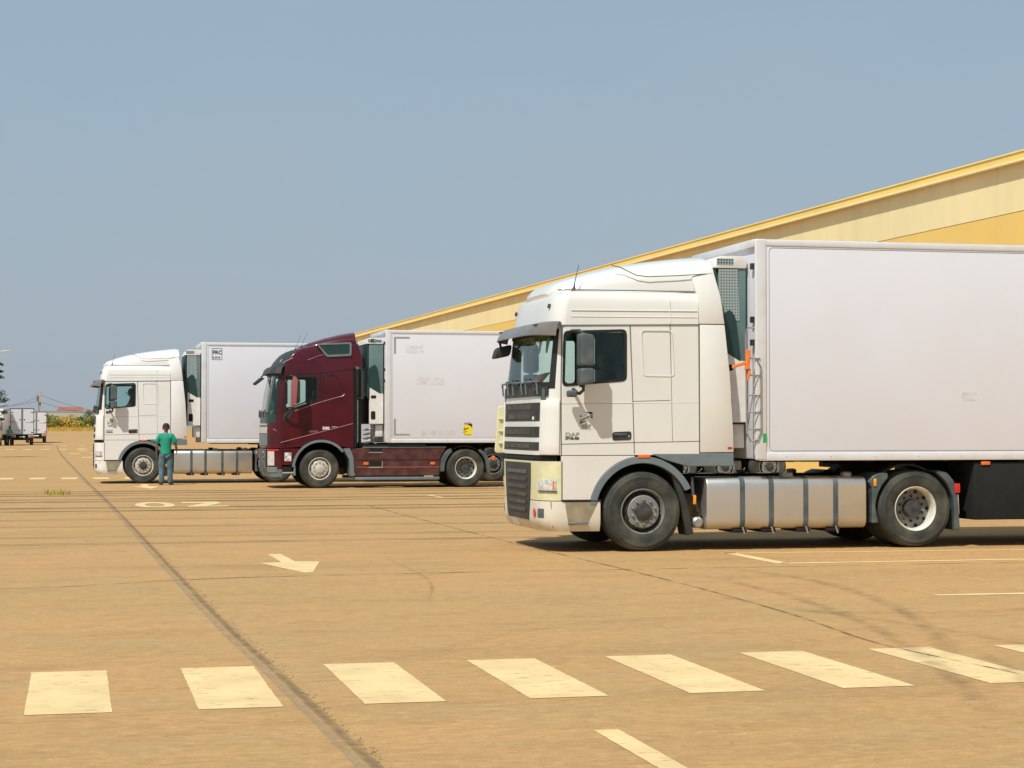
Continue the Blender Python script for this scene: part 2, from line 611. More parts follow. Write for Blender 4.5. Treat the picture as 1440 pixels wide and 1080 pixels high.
    def build(s, name, m, parent=None, bevel=0, seg=2, smooth=35, merge=True):
        me = bpy.data.meshes.new(name)
        bm = bmesh.new()
        vs = [bm.verts.new(p) for p in s.v]
        for q in s.f:
            qq = []
            for i in q:
                if not qq or vs[i] is not qq[-1]: qq.append(vs[i])
            try:
                bm.faces.new(qq)
            except ValueError:
                pass
        if merge:
            bmesh.ops.remove_doubles(bm, verts=bm.verts, dist=1e-5)
            bmesh.ops.dissolve_degenerate(bm, edges=bm.edges, dist=1e-5)
        bmesh.ops.recalc_face_normals(bm, faces=bm.faces)
        if bevel:
            es = [e for e in bm.edges if len(e.link_faces) == 2 and e.calc_face_angle(0) > R(30)]
            bmesh.ops.bevel(bm, geom=es, offset=bevel, segments=seg, affect='EDGES', clamp_overlap=True, profile=.5)
        bm.to_mesh(me)
        bm.free()
        for p in me.polygons: p.use_smooth = True
        me.set_sharp_from_angle(angle=R(smooth))
        me.materials.append(m)
        o = bpy.data.objects.new(name, me)
        COL.objects.link(o)
        if parent: o.parent = parent
        return o


def bx(name, m, parent, x0, x1, y0, y1, z0, z1, bevel=.01, seg=2):
    return MB().box(x0, x1, y0, y1, z0, z1).build(name, m, parent, bevel, seg)


def roundpoly(pts, r, seg=5):
    out = []
    n = len(pts)
    for i in range(n):
        p = Vector(pts[i])
        a = Vector(pts[i - 1]) - p
        b = Vector(pts[(i + 1) % n]) - p
        rr = r[i] if isinstance(r, (list, tuple)) else r
        ra = min(rr, a.length * .45, b.length * .45)
        a = p + a.normalized() * ra
        b = p + b.normalized() * ra
        for k in range(seg + 1):
            t = k / seg
            q = a * (1 - t) ** 2 + p * 2 * t * (1 - t) + b * t * t
            out.append((q.x, q.y))
    return out


def inset(pts, d):
    """move the corners of a convex polygon inwards"""
    c = Vector((sum(p[0] for p in pts) / len(pts), sum(p[1] for p in pts) / len(pts)))
    out = []
    n = len(pts)
    for i in range(n):
        p = Vector(pts[i])
        a = (Vector(pts[i - 1]) - p).normalized()
        b = (Vector(pts[(i + 1) % n]) - p).normalized()
        h = (a + b)
        s_ = abs(a.x * b.y - a.y * b.x)
        q = p + h * (d / max(s_, .2))
        out.append((q.x, q.y))
    return out


def text(name, s, size, loc, m, parent=None, rot=(PI / 2, 0, 0), ext=.001, sx=1.0, bold=0.0):
    cu = bpy.data.curves.new(name, 'FONT')
    cu.body = s
    cu.size = size
    cu.extrude = ext
    cu.offset = bold
    cu.resolution_u = 3
    t = bpy.data.objects.new(name, cu)
    COL.objects.link(t)
    dg = bpy.context.evaluated_depsgraph_get()
    dg.update()
    me = bpy.data.meshes.new_from_object(t.evaluated_get(dg))
    bpy.data.objects.remove(t)
    o = bpy.data.objects.new(name, me)
    me.materials.clear()
    me.materials.append(m)
    COL.objects.link(o)
    o.location = loc
    o.rotation_euler = rot
    o.scale = (sx, 1, 1)
    if parent: o.parent = parent
    return o


def arc(cx, cz, r, a0, a1, n=16):
    return [(cx + r * math.cos(R(a0 + (a1 - a0) * k / n)), cz + r * math.sin(R(a0 + (a1 - a0) * k / n))) for k in range(n + 1)]


def lin(a, b, n):
    return [a + (b - a) * k / n for k in range(n + 1)]


# ------------------------------------------------------------------ cab surface
class Cab:
    """body of a cab-over truck: side planes joined by a bowed front"""
    def __init__(s, levels, n=2.2, m=1.5):
        s.L = levels           # (z, xs, xf, w)
        s.n, s.m = n, m

    def at(s, z):
        L = s.L
        if z <= L[0][0]: return L[0][1:]
        for a, b in zip(L, L[1:]):
            if z <= b[0]:
                t = (z - a[0]) / (b[0] - a[0])
                return tuple(a[i] + (b[i] - a[i]) * t for i in (1, 2, 3))
        return L[-1][1:]

    def raw(s, u, z):
        xs, xf, w_ = s.at(z)
        dep = (xs - xf) * max(0, 1 - abs(u) ** s.n) ** (1 / s.m)
        return Vector((xs - dep, u * w_, z))

    def front(s, u, z, off=0):
        e = 1e-3
        u = max(-.9995, min(.9995, u))
        a = s.raw(min(u + e, 1), z) - s.raw(max(u - e, -1), z)
        b = s.raw(u, z + e) - s.raw(u, z - e)
        nn = a.cross(b).normalized()
        if nn.x > 0 and abs(u) < .9: nn = -nn
        if nn.y * u < 0 and abs(u) >= .9: nn = -nn
        return tuple(s.raw(u, z) + nn * off)

    def loft(s, zs, xr, xstations=(), nf=26, skip=None, ins=0, zadj=None, back=False, top=False, bottom=False):
        us = []
        for k in range(nf + 1):
            t = PI * k / nf
            c = math.cos(t)
            us.append(-math.copysign(abs(c) ** .8, c))
        cols = [('S', -1, x) for x in sorted(xstations, reverse=True)]
        cols = [('R', -1, 0)] + cols + [('F', u, k) for k, u in enumerate(us)] + \
               [('S', 1, x) for x in sorted(xstations)] + [('R', 1, 0)]
        rows = []
        for li, z in enumerate(zs):
            xs, xf, w_ = s.at(z)
            xs_, w2 = xs, w_ - ins
            xrr = xr(z) if callable(xr) else xr
            row = []
            for c in cols:
                zz = z
                if c[0] == 'R':
                    p = (xrr - ins, c[1] * w2)
                elif c[0] == 'S':
                    x = max(xs_ + .002, min(xrr - ins, c[2]))
                    p = (x, c[1] * w2)
                    if zadj: zz = zadj(li, c[2], z)
                else:
                    q = s.raw(c[1], z)
                    p = (q.x + ins * (1 - abs(c[1]) ** 3), q.y * w2 / w_)
                row.append((p[0], p[1], zz))
            rows.append(row)
        mb = MB()
        m = len(cols)
        for r_ in rows: mb.v += r_
        for i in range(len(rows) - 1):
            for j in range(m - 1):
                if skip and skip(i, cols[j], cols[j + 1]): continue
                mb.f.append((i * m + j, i * m + j + 1, (i + 1) * m + j + 1, (i + 1) * m + j))
        if back:
            for i in range(len(rows) - 1):
                mb.f.append((i * m, (i + 1) * m, (i + 1) * m + m - 1, i * m + m - 1))
        if top: mb.f.append(tuple((len(rows) - 1) * m + j for j in range(m)))
        if bottom: mb.f.append(tuple(range(m - 1, -1, -1)))
        return mb


# ------------------------------------------------------------------ wheels
def wheel(parent, x, side, R_=.515, dual=False, style='dark', yout=1.235):
    """part wheel (rim) > tyre, hub_cap, wheel_nut"""
    wo_ = MB()
    n = 48
    ms = {'dark': M['rim_dark'], 'silver': M['rim_silver'], 'white': M['rim_white'], 'grey': M['rim_grey']}
    if dual:
        prof = [(.262, -.30), (.262, -.06), (.272, -.02), (.292, .004), (.298, -.002), (.298, -.03)]
        disc = [(.262, -.17), (.215, -.165), (.20, -.150), (.125, -.150)]
        hubp = [(.125, -.155), (.125, -.09), (.105, -.06), (.0005, -.055)]
        nr, na = .168, -.15
    else:
        prof = [(.255, -.28), (.262, -.10), (.265, -.03), (.288, .004), (.296, .0), (.298, -.03)]
        disc = [(.262, -.06), (.235, -.045), (.212, .012), (.20, .022), (.115, .022)]
        hubp = [(.115, .018), (.112, .05), (.085, .062), (.0005, .064)]
        nr, na = .157, .022
    o = MB().lathe(prof, n).build('wheel', ms['white'] if (dual or style in ('silver', 'cover')) else (ms['grey'] if style == 'grey' else M['rim_grey']), parent)
    o.location = (x, side * yout, R_)
    if side > 0: o.rotation_euler = (0, 0, PI)
    g = [(R_, -.075), (R_ - .012, -.078), (R_ - .012, -.088), (R_, -.091), (R_, -.135), (R_ - .012, -.138), (R_ - .012, -.148),
         (R_, -.151), (R_, -.195), (R_ - .012, -.198), (R_ - .012, -.208), (R_, -.211), (R_, -.265)]
    tp = [(.29, -.03), (.293, -.006), (.312, .006), (.35, .016), (.40, .019), (.425, .0165), (.43, .019), (.452, .017), (.456, .013), (.478, .003),
          (.483, .004), (R_ - .018, -.022), (R_ - .006, -.036)] + g + [(R_ - .006, -.285), (R_ - .05, -.315), (.40, -.33), (.30, -.31)]
    ty = MB().lathe(tp, 64).build('tyre', M['tyre'], o)
    if dual:
        tp2 = [(r_, a - .345) for r_, a in tp]
        MB().lathe(tp2, 48).build('inner_tyre', M['tyre'], o)
    dm = {'dark': M['rim_grey'], 'silver': M['rim_silver'], 'cover': M['rim_silver']}.get(style, M['rim_grey'])
    bd = MB().lathe([(.262, -.10), (.235, -.055), (.21, -.03)] if not dual else [(.262, -.19), (.20, -.17)], n)
    bd.build('rim_well', M['rim_dark'] if style not in ('silver', 'cover') else M['rim_silver'], o)
    MB().lathe(disc if dual else disc[2:], n).build('rim_disc', dm, o)
    MB().lathe(hubp, 32).build('hub_cap', M['rim_dark'] if style != 'cover' else M['rim_silver'], o)
    nm = MB()
    for k in range(10):
        a = 2 * PI * (k + .5) / 10
        c = (nr * math.cos(a), -na, nr * math.sin(a))
        nm.lathe([(.019, -.004), (.019, .014), (.011, .03), (.0005, .032)], 8, c)
    nm.build('wheel_nuts', M['steel'] if not dual else M['rim_dark'], o)
    if dual:
        hm = MB()
        for k in range(10):
            a = 2 * PI * k / 10
            hm.lathe([(.024, 0), (.0005, .001)], 10, (.235 * math.cos(a), .158, .235 * math.sin(a)))
        hm.build('vent_holes', M['matte_black'], o)
    else:
        hm = MB()
        for k in range(10):
            a = 2 * PI * k / 10
            hm.lathe([(.016, 0), (.0005, .001)], 10, (.232 * math.cos(a), .03, .232 * math.sin(a)))
        hm.build('vent_holes', M['matte_black'], o)
    return o


def seat(parent, x, y, m):
    b = MB()
    b.box(x - .25, x + .25, y - .26, y + .26, 1.62, 1.76)
    o = b.build('seat', m, parent, .05, 3)
    k = MB().prism([(x + .18, 1.72), (x + .34, 1.72), (x + .46, 2.38), (x + .33, 2.40)], y - .25, y + .25)
    k.build('seat_back', m, o, .05, 3)
    MB().box(x + .36, x + .47, y - .13, y + .13, 2.42, 2.62).build('headrest', m, o, .04, 3)
    bx('seat_base', M['matte_black'], o, x - .2, x + .2, y - .2, y + .2, 1.1, 1.62, .02)


def steering_wheel(parent, x, y, z):
    pts = []
    for k in range(24):
        a = 2 * PI * k / 24
        p = Vector((0, .235 * math.cos(a), .235 * math.sin(a)))
        p.rotate(Matrix.Rotation(R(-52), 3, 'Y'))
        pts.append(p + Vector((x, y, z)))
    b = MB().tube(pts, .016, 8, True)
    b.tube([(x, y - .22, z), (x, y + .22, z)], .02, 6)
    b.tube([(x, y, z), (x - .25, y, z - .28)], .035, 8)
    b.build('steering_wheel', M['matte_black'], parent)


def mirror_set(parent, s, housing, x=-.92, z0=2.13, z1=2.80, arm=None, wdt=.18, out=.24, w0=1.24):
    """two stacked mirror housings on arms beside the door"""
    y = s * (w0 + out)
    h = (z1 - z0)
    o = MB().prism(roundpoly([(x, z0 + h * .36), (x + wdt, z0 + h * .36), (x + wdt, z1 - .03), (x, z1)], .05), y - .12, y + .12).build(
        'mirror_housing', housing, parent, .035, 3)
    MB().prism(roundpoly([(x, z0), (x + wdt, z0 + .02), (x + wdt, z0 + h * .33), (x, z0 + h * .33)], .045), y - .12, y + .12).build(
        'wide_angle_mirror_housing', housing, o, .035, 3)
    g = MB().box(x + wdt - .002, x + wdt + .003, y - .10, y + .10, z0 + h * .4, z1 - .07)
    g.box(x + wdt - .002, x + wdt + .003, y - .10, y + .10, z0 + .05, z0 + h * .3)
    g.build('mirror_glass', M['mirror'], o)
    a = MB()
    a.tube([(x - .04, s * (w0 + .01), z1 + .03), (x + .03, s * (w0 + .16), z1 + .03), (x + .08, y, z1 - .02)], .022, 8)
    a.tube([(x - .0, s * (w0 + .01), z0 - .08), (x + .03, s * (w0 + .16), z0 - .1), (x + .06, y, z0 - .06), (x + .06, y, z0 + .05)], .022, 8)
    a.tube([(x + .05, y - s * .1, z0 - .02), (x + .05, y - s * .1, z1)], .016, 6)
    a.build('mirror_arm', M['black'], o)


def warning_sticker(parent, x, z, y, sc=1.0, m=None, white=True):
    """blind spot sticker: crossed triangles over two words"""
    q = empty_mesh = MB()
    W, H = .17 * sc, .20 * sc
    if white:
        q.box(x - .01, x + W + .01, y - .001, y, z - .03, z + H + .01)
        o = q.build('warning_sticker', M['decal_white'], parent)
    else:
        q.box(x - .01, x + W + .01, y - .0005, y, z - .03, z + H + .01)
        o = q.build('warning_sticker', m, parent)
    b = MB()
    for poly in ([(.40, .98), (.98, .98), (.98, .80), (.80, .84)], [(0, .38), (0, .30), (.98, .75), (.98, .80)],
                 [(0, .62), (0, .74), (.22, .70)], [(.80, .60), (.98, .72), (.98, .50)], [(0, .28), (0, .12), (.5, .36)]):
        b.prism([(x + u * W, z + .02 + v * H * .9) for u, v in poly], y - .003, y - .001)
    b.build('sticker_symbol', M['decal_black'], o)
    text('sticker_words', 'ANGLES', .036 * sc, (x + .015, y - .003, z + .012 * sc), M['decal_black'], o)
    text('sticker_words', 'MORTS', .036 * sc, (x + .02, y - .003, z - .022 * sc), M['decal_black'], o)
    return o


# ------------------------------------------------------------------ white tractor unit
def white_tractor(loc, label, near=True):
    T = empty('tractor_unit', loc, 0, label, 'truck', 'white tractor units with high roof')
    W = 1.235
    C = Cab([(.27, -1.04, -1.27, W - .04), (.34, -1.06, -1.33, W - .01), (.42, -1.07, -1.355, W), (1.2, -1.07, -1.365, W), (2.14, -1.06, -1.33, W), (2.84, -1.03, -1.235, W - .005), (2.95, -1.02, -1.205, W - .01),
             (3.16, -.99, -1.18, W - .02), (3.26, -.97, -1.15, W - .04), (3.34, -.91, -1.07, W - .09), (3.37, -.82, -.96, W - .16)], n=7, m=1.9)
    # upper cab shell with real window openings
    zs = [1.245, 1.45, 1.72, 1.99, 2.16, 2.30, 2.5, 2.7, 2.82, 2.90, 3.0, 3.16, 3.22, 3.26, 3.31, 3.34, 3.36, 3.37]
    xst = [.45, .1, -.24, -.6, -1.04]

    def zadj(li, x, z):
        if abs(z - 2.16) < .001: return 2.20 + (x + .24) * .07
        return z

    def skip(i, a, b):
        z = zs[i]
        if not (2.15 < z < 2.81): return False
        if a[0] == 'S' and b[0] == 'S' and a[1] == b[1]:
            lo, hi = min(a[2], b[2]), max(a[2], b[2])
            return lo >= -1.05 and hi <= -.23
        if a[0] == 'F' and b[0] == 'F':
            return 2 <= a[2] and b[2] <= 24
        return False
    cabm = M['white'] if near else M['white_clean']
    body = C.loft(zs, .76, xst, skip=skip, zadj=zadj, back=True, top=True).build('cab_body', cabm, T, smooth=28)
    C.loft(zs[:-4], .76, xst, skip=skip, zadj=zadj, ins=.035, back=True, top=True, bottom=True).build('cab_lining', M['interior'], body, smooth=28)
    us = [-math.copysign(abs(math.cos(PI * k / 26)) ** .8, math.cos(PI * k / 26)) for k in range(27)]
    ug = us[2:25]
    gl = MB().slab(C.front, ug, lin(2.16, 2.82, 6), -.014, -.008).build('windscreen', M['glass'], T)
    fr = MB()
    fr.slab(C.front, ug, [2.10, 2.18], -.004, .006)
    fr.slab(C.front, ug, [2.80, 2.86], -.004, .006)
    for sg in (-1, 1):
        a = sg * abs(ug[0])
        fr.slab(C.front, sorted([a, a - sg * .045]), lin(2.12, 2.84, 6), -.004, .007)
    fr.build('windscreen_seal', M['gasket'], gl)
    # cowl under the windscreen, wipers, grab rails
    MB().slab(C.front, lin(-.93, .93, 22), lin(2.0, 2.13, 3), -.01, .02).build('wiper_cowl', M['black'], T)
    wp = MB()
    for u0 in (-.75, -.15, .45):
        wp.tube([C.front(u0, 2.06, .04), C.front(u0 + .1, 2.18, .045), C.front(u0 + .45, 2.22, .03)], .012, 6)
        wp.tube([C.front(u0 + .0, 2.17, .022), C.front(u0 + .3, 2.20, .022), C.front(u0 + .5, 2.24, .022)], .012, 5)
    wp.build('wipers', M['black'], T)['kind'] = 'stuff'
    if near:
        for ua, ub in ((-.80, -.42), (-.22, .18), (.42, .84)):
            MB().tube([C.front(ua, 2.03, .04), C.front(ua, 2.16, .06), C.front(ua + .03, 2.185, .06), C.front(ub - .03, 2.185, .06), C.front(ub, 2.16, .06), C.front(ub, 2.03, .04)], .013, 6).build('grab_rail', M['plastic_light'], T)
    # side windows
    for s in (-1, 1):
        cor = [(-1.075, 2.12), (-.215, 2.195), (-.215, 2.865), (-1.055, 2.835)]
        oo = roundpoly(cor, .07)
        ii = roundpoly(inset(cor, .035), .055)
        y = s * W
        g = MB().prism(roundpoly(inset(cor, .02), .06), y - s * .012, y - s * .007).build('side_window', M['glass_dark'], T)
        MB().ring(oo, ii, y - s * .01, y + s * .006).build('window_seal', M['gasket'], g)
        MB().tube([(-.87, y, 2.17), (-.88, y, 2.83)], .014, 6).build('window_divider', M['gasket'], g)
    # cab interior
    bx('dashboard', M['interior_l'], T, -1.30, -1.0, -1.12, 1.12, 1.75, 2.13, .06, 3)
    for s in (-1, 1):
        seat(T, -.42, s * .62, M['interior_l'])
    steering_wheel(T, -.86, -.62, 2.12)
    bx('bunk_curtain', M['interior'], T, .10, .13, -1.15, 1.15, 1.3, 3.0, .01)
    if near:
        MB().prism([(-1.22, 2.17), (-1.12, 2.19), (-1.0, 2.33), (-1.1, 2.30)], -.35, -.05).build('orange_document', M['orange_cloth'], T)
        # fringe along the top of the windscreen
        fb = MB()
        ff = lin(-.82, .82, 12)
        for a, b in zip(ff, ff[1:]):
            d = .10 + .08 * ((int(a * 31)) % 3)
            p = [C.front(a, 2.83, -.05), C.front(b, 2.83, -.05), C.front((a * .35 + b * .65), 2.83 - d, -.05), C.front((a * .6 + b * .4), 2.83 - d, -.05)]
            q = [(x + .01, y, z) for x, y, z in p]
            fb.add(p + q, [(0, 1, 2, 3), (4, 7, 6, 5), (0, 4, 5, 1), (1, 5, 6, 2), (2, 6, 7, 3), (3, 7, 4, 0)])
        fb.build('curtain_fringe', mat('green_fringe_cloth', (.16, .20, .07), .9, var=.2, vs=8), T)
    # sun visor
    rows = []
    for z, off in ((2.95, .01), (2.95, .07), (2.90, .15), (2.82, .21), (2.765, .22)):
        rows.append([C.front(u, z - .05 * max(0, -u) * (off / .3) * 0, off * (1 - .15 * abs(u) ** 6)) for u in lin(-.985, .985, 30)])
    vb = MB().grid(rows)
    vb.grid([[(x, y, z - .008) for x, y, z in r_] for r_ in rows])
    vis = vb.build('sun_visor', M['visor'], T, merge=False)
    for s in (-1, 1):
        MB().tube([C.front(s * .8, 2.94, .02), C.front(s * .8, 2.86, .2)], .012, 5).build('visor_bracket', M['black'], vis)
    if near:
        # kerb mirror on the far front corner
        MB().tube([C.front(.80, 2.80, .19), C.front(.83, 2.76, .17), C.front(.86, 2.68, .14)], .018, 6).build('kerb_mirror_arm', M['black'], T)
        c = Vector(C.front(.86, 2.63, .13))
        MB().prism(roundpoly([(c.x - .13, c.z - .10), (c.x + .10, c.z - .05), (c.x + .13, c.z + .11), (c.x - .08, c.z + .06)], .05), c.y - .10, c.y + .10).build(
            'kerb_mirror_housing', M['black'], T, .03, 3)
    # roof cap and air deflector
    st = [(-1.12, 3.36, .62), (-1.08, 3.43, .76), (-1.0, 3.50, .90), (-.80, 3.575, .98), (-.55, 3.65, 1.03), (-.2, 3.735, 1.07), (.2, 3.80, 1.10), (.6, 3.85, 1.12), (.93, 3.885, 1.13), (1.0, 3.87, 1.13)]
    rows = []
    for x, zt, hw in st:
        r_ = []
        zb = 3.31 if x < .8 else 3.34
        for k in range(25):
            t = PI * k / 24
            c_, s_ = math.cos(t), math.sin(t)
            yy = -hw * math.copysign(abs(c_) ** .55, c_)
            zz = zb + (zt - zb) * abs(s_) ** .55
            r_.append((x + .02 * (1 - abs(s_)), yy, zz))
        rows.append(r_)
    rb = MB().grid(rows)
    rb.f.append(tuple((len(rows) - 1) * 25 + k for k in range(25)))
    rb.f.append(tuple(range(24, -1, -1)))
    roof = rb.build('roof_deflector', cabm, T, smooth=30)
    # raised shoulder of the deflector with its dark line
    for s in (-1, 1):
        ln = [(-.36, 1.03, 3.70), (-.25, 1.045, 3.68), (-.16, 1.075, 3.63), (-.05, 1.10, 3.575), (.1, 1.118, 3.555), (.5, 1.135, 3.575), (.98, 1.142, 3.61)]
        MB().tube([(x, s * (y + .006), z) for x, y, z in ln], .007, 5).build('deflector_seam', M['seam'], roof)
        if s < 0:
            MB().tube([(x, s * y, z) for x, y, z in ((-1.08, 1.03, 3.372), (-.86, 1.098, 3.372), (-.3, 1.13, 3.372), (.74, 1.13, 3.37))], .008, 5).build('roof_edge_gap', M['seam'], roof)
    # side fairings behind the cab
    for s in (-1, 1):
        y0, y1 = s * (W + .004), s * (W - .05)
        MB().prism([(.775, 1.275), (1.235, 1.275), (1.225, 1.6), (1.185, 2.3), (1.115, 2.935), (.775, 2.935)], y0, y1).build('side_fairing', cabm, T, .012, 2)
        # upper wing leans inwards to meet the deflector
        P = [(.775, W + .004, 2.945), (1.115, W + .004, 2.945), (1.07, W - .02, 3.3), (.98, W - .10, 3.70), (.70, W - .11, 3.58), (.765, W - .02, 3.3)]
        n_ = len(P)
        v = [(x, s * y, z) for x, y, z in P] + [(x - .01, s * (y - .04), z) for x, y, z in P]
        f = [(0, 1, 2, 5), (5, 2, 3, 4), (6, 11, 8, 7), (11, 10, 9, 8)] + [(i, i + n_, (i + 1) % n_ + n_, (i + 1) % n_) for i in range(n_)]
        MB().add(v, f).build('upper_fairing', cabm, T, .01, 2)
        MB().prism([(.60, 1.095), (1.235, 1.095), (1.235, 1.262), (.10, 1.262)] + [(.30, 1.18)], y0, y1).build('side_skirt', M['plastic_light'], T, .008, 1)
        if s < 0:
            bx('fairing_reflector', M['lamp_red'], T, 1.15, 1.21, y0 - .004, y0, 1.315, 1.345, 0)
    # roof side recess band and gaps (dark seams)
    sm = MB()
    yo = -(W + .0015)

    def vline(x0, z0, x1, z1, t=.005, y=None):
        yy = yo if y is None else y
        d = Vector((x1 - x0, 0, z1 - z0)).normalized()
        nn = Vector((-d.z, 0, d.x)) * t
        a, b = Vector((x0, yy, z0)), Vector((x1, yy, z1))
        sm.add([a - nn, a + nn, b + nn, b - nn] + [p + Vector((0, .02, 0)) for p in (a - nn, a + nn, b + nn, b - nn)],
               [(0, 1, 2, 3), (7, 6, 5, 4), (0, 4, 5, 1), (1, 5, 6, 2), (2, 6, 7, 3), (3, 7, 4, 0)])
    vline(-1.10, 2.905, .765, 2.935, .007)
    vline(-1.085, 1.25, -1.09, 2.12, .0065)
    vline(-1.09, 2.12, -1.075, 2.9, .0055)
    vline(-.115, 1.26, -.135, 2.0, .006)
    vline(-.135, 2.0, -.17, 2.91, .006)
    vline(-1.09, 1.385, -.115, 1.405, .005)
    vline(-.115, 1.405, .765, 1.42, .005)
    vline(-.135, 1.935, .37, 1.95, .004)
    vline(.40, 1.42, .37, 2.93, .003)
    vline(.765, 1.26, .76, 2.93, .006)
    vline(-1.09, 1.90, -.14, 1.91, .0018)
    sm.build('panel_gaps', M['seam'], body)
    # soft pressed crease lines in the paint
    cr = MB()
    for z in (3.02, 3.10):
        cr.tube([(-.95, -(W - .013), z), (.74, -(W - .013), z + .01)], .007, 5)
    cr.tube([(.38, -(W - .008), 2.95), (.37, -(W - .02), 3.24)], .006, 5)
    cor = [(.0, 2.26), (.43, 2.255), (.40, 2.86), (-.03, 2.86)]
    pl = roundpoly(cor, .06)
    pi_ = roundpoly(inset(cor, .014), .05)
    cr.ring(pl, pi_, -(W - .001), -(W + .006))
    cr.tube([(-1.08, -(W - .002), 1.905), (.74, -(W - .002), 1.925)], .006, 5)
    cr.build('pressed_creases', cabm, body)
    # lower front wing with wheel arch, arch trim
    for s in (-1, 1):
        y0, y1 = s * W, s * (W - .06)
        a = arc(.0, .51, .72, 167, 98, 14)
        poly = [(-1.085, .675)] + [(-.705, .675)] + a + [(-.12, 1.235), (-1.085, 1.235)]
        MB().prism(poly, y0, y1).build('front_wing', cabm if near else M['white_clean'], T, .008, 1)
        oa = arc(0, .51, .715, 172, 25, 26)
        ia = arc(0, .51, .628, 172, 25, 26)
        MB().prism(oa + ia[::-1], y0 - s * .002 + s * .01, s * (W - .12)).build('wheel_arch_trim', M['plastic_light'], T, .006, 1)
        ia2 = arc(0, .51, .625, 176, 20, 20)
        MB().grid([[(x, s * (W - .1), z) for x, z in ia2], [(x, s * (W - .62), z) for x, z in ia2]]).build('wheel_housing', M['matte_black'], T)
        bx('marker_lamp', M['lamp_orange'], T, -.07, .10, min(s * (W + .018), s * (W - .01)), max(s * (W + .018), s * (W - .01)), 1.205, 1.25, .008)
    # dark inner body behind arch
    bx('engine_bay', M['matte_black'], T, -1.05, .75, -.62, .62, .55, 1.24, .02)
    # headlamp panels and bumper
    MB()
    pan = C.loft(lin(.665, 1.165, 5), -1.095, (), top=True, bottom=True)
    pan.build('headlamp_panel', M['cream'] if near else M['white_clean'], T, smooth=30)
    bp = C.loft([.27, .31, .36, .42, .52, .60, .655], -.57, (-.9,), top=True)
    bum = bp.build('bumper', M['white_low'] if near else M['white_clean'], T, smooth=30)
    C.loft([.27, .655], -.6, (), ins=.06).build('bumper_inner', M['matte_black'], bum)
    for s in (-1, 1):
        y0 = s * (W + .004)
        MB().prism(roundpoly([(-1.04, .645), (-.60, .645), (-.74, .37), (-.99, .35)], .02), y0, s * (W - .06)).build('step_recess', mat('dusty_step_recess', (.30, .26, .17), .8, var=.2, vs=6), bum)
        bx('step_tread', M['plastic_light'], bum, -1.0, -.74, min(y0, y0 + s * .02), max(y0, y0 + s * .02), .365, .39, .005)
    gp = MB().tube([(-1.075, -(W + .002), .66), (-.56, -(W + .002), .66)], .012, 4)
    gp.box(-1.09, -.57, -W, -(W - .08), .655, .675)
    gp.build('bumper_gap', M['matte_black'], bum)
    MB().tube([C.front(-.96, .32, .003), C.front(-.96, .65, .003)], .006, 4).build('bumper_seam', M['seam'], bum)
    # lower grille
    zz = [.40, .46, .60, .9, 1.10, 1.15]

    def gfn(u, z, off):
        t = max(0, min(1, (1.12 - z) / .75))
        return C.front(u * (.58 - .11 * t ** 2), z, off)
    grl = MB().slab(gfn, lin(-1, 1, 14), lin(.40, 1.14, 8), -.01, .012).build('lower_grille', M['black'], T)
    for k, z in enumerate((1.02, .92, .82, .72, .62, .52)):
        MB().slab(gfn, lin(-.78, .78, 12), [z - .024, z + .024], .010, .026).build('grille_slat', M['slat'] if k else M['plastic'], grl, .006, 1)
    # upper grille slots in the front panel
    for z0, z1 in ((1.68, 1.92), (1.47, 1.61), (1.30, 1.41)):
        g = MB().slab(C.front, lin(-.82, .82, 20), [z0, z1], -.01, .003).build('upper_grille', M['black'], T)
        nb = 2 if z1 - z0 > .2 else 1
        for k in range(nb):
            a = z0 + (z1 - z0) * (k + .25) / nb
            b_ = z0 + (z1 - z0) * (k + .75) / nb
            MB().slab(C.front, lin(-.55, .6, 14), [a, b_], .003, .010).build('grille_slat', M['slat'], g, .006, 1)
    MB().slab(C.front, lin(-.99, .99, 30), [1.19, 1.235], -.03, -.012).build('front_gap', M['matte_black'], T)
    MB().slab(C.front, lin(-.99, .99, 30), [1.165, 1.245], -.05, -.02).build('front_crossbar', M['matte_black'], T)
    for s in (-1, 1):
        # corner air deflector standing off the front
        fn = C.front
        MB().slab(fn, sorted([s * .84, s * .87, s * .90, s * .93, s * .955, s * .975, s * .99, s * .996]), lin(1.25, 1.95, 5), .0, .028).build('corner_deflector', M['white'] if near else M['white_clean'], T, .008, 2)
        hl = MB().slab(fn, sorted([s * .82, s * .86, s * .90, s * .93, s * .955, s * .975, s * .988]), lin(.79, .93, 3), .0, .012).build('headlight', M['lens'], T, .008, 2)
        MB().slab(fn, sorted([s * .972, s * .98]), [.81, .92], .010, .016).build('turn_lamp', M['lamp_orange'], hl)
        MB().slab(fn, sorted([s * .81, s * .86, s * .90, s * .93, s * .955, s * .975, s * .99]), [.775, .79], .0, .016).build('headlight_trim', M['plastic'], hl)
        MB().slab(fn, sorted([s * .78, s * .84, s * .89]), [.44, .56], -.005, .006).build('fog_lamp', M['plastic'], bum, .006, 1)
    # parts of far corner flap
    for s in ((1,) if near else ()):
        cf = MB().prism(roundpoly([(-1.41, 1.24), (-1.25, 1.24), (-1.25, 1.90), (-1.36, 1.90)], .05), s * (W - .02), s * (W + .03)).build('corner_flap', M['cream'], T, .01, 1)
        for z in (1.38, 1.55, 1.72):
            bx('flap_rib', M['cream'], cf, -1.36, -1.25, s * (W - .05), s * (W - .02), z - .006, z + .006, 0)
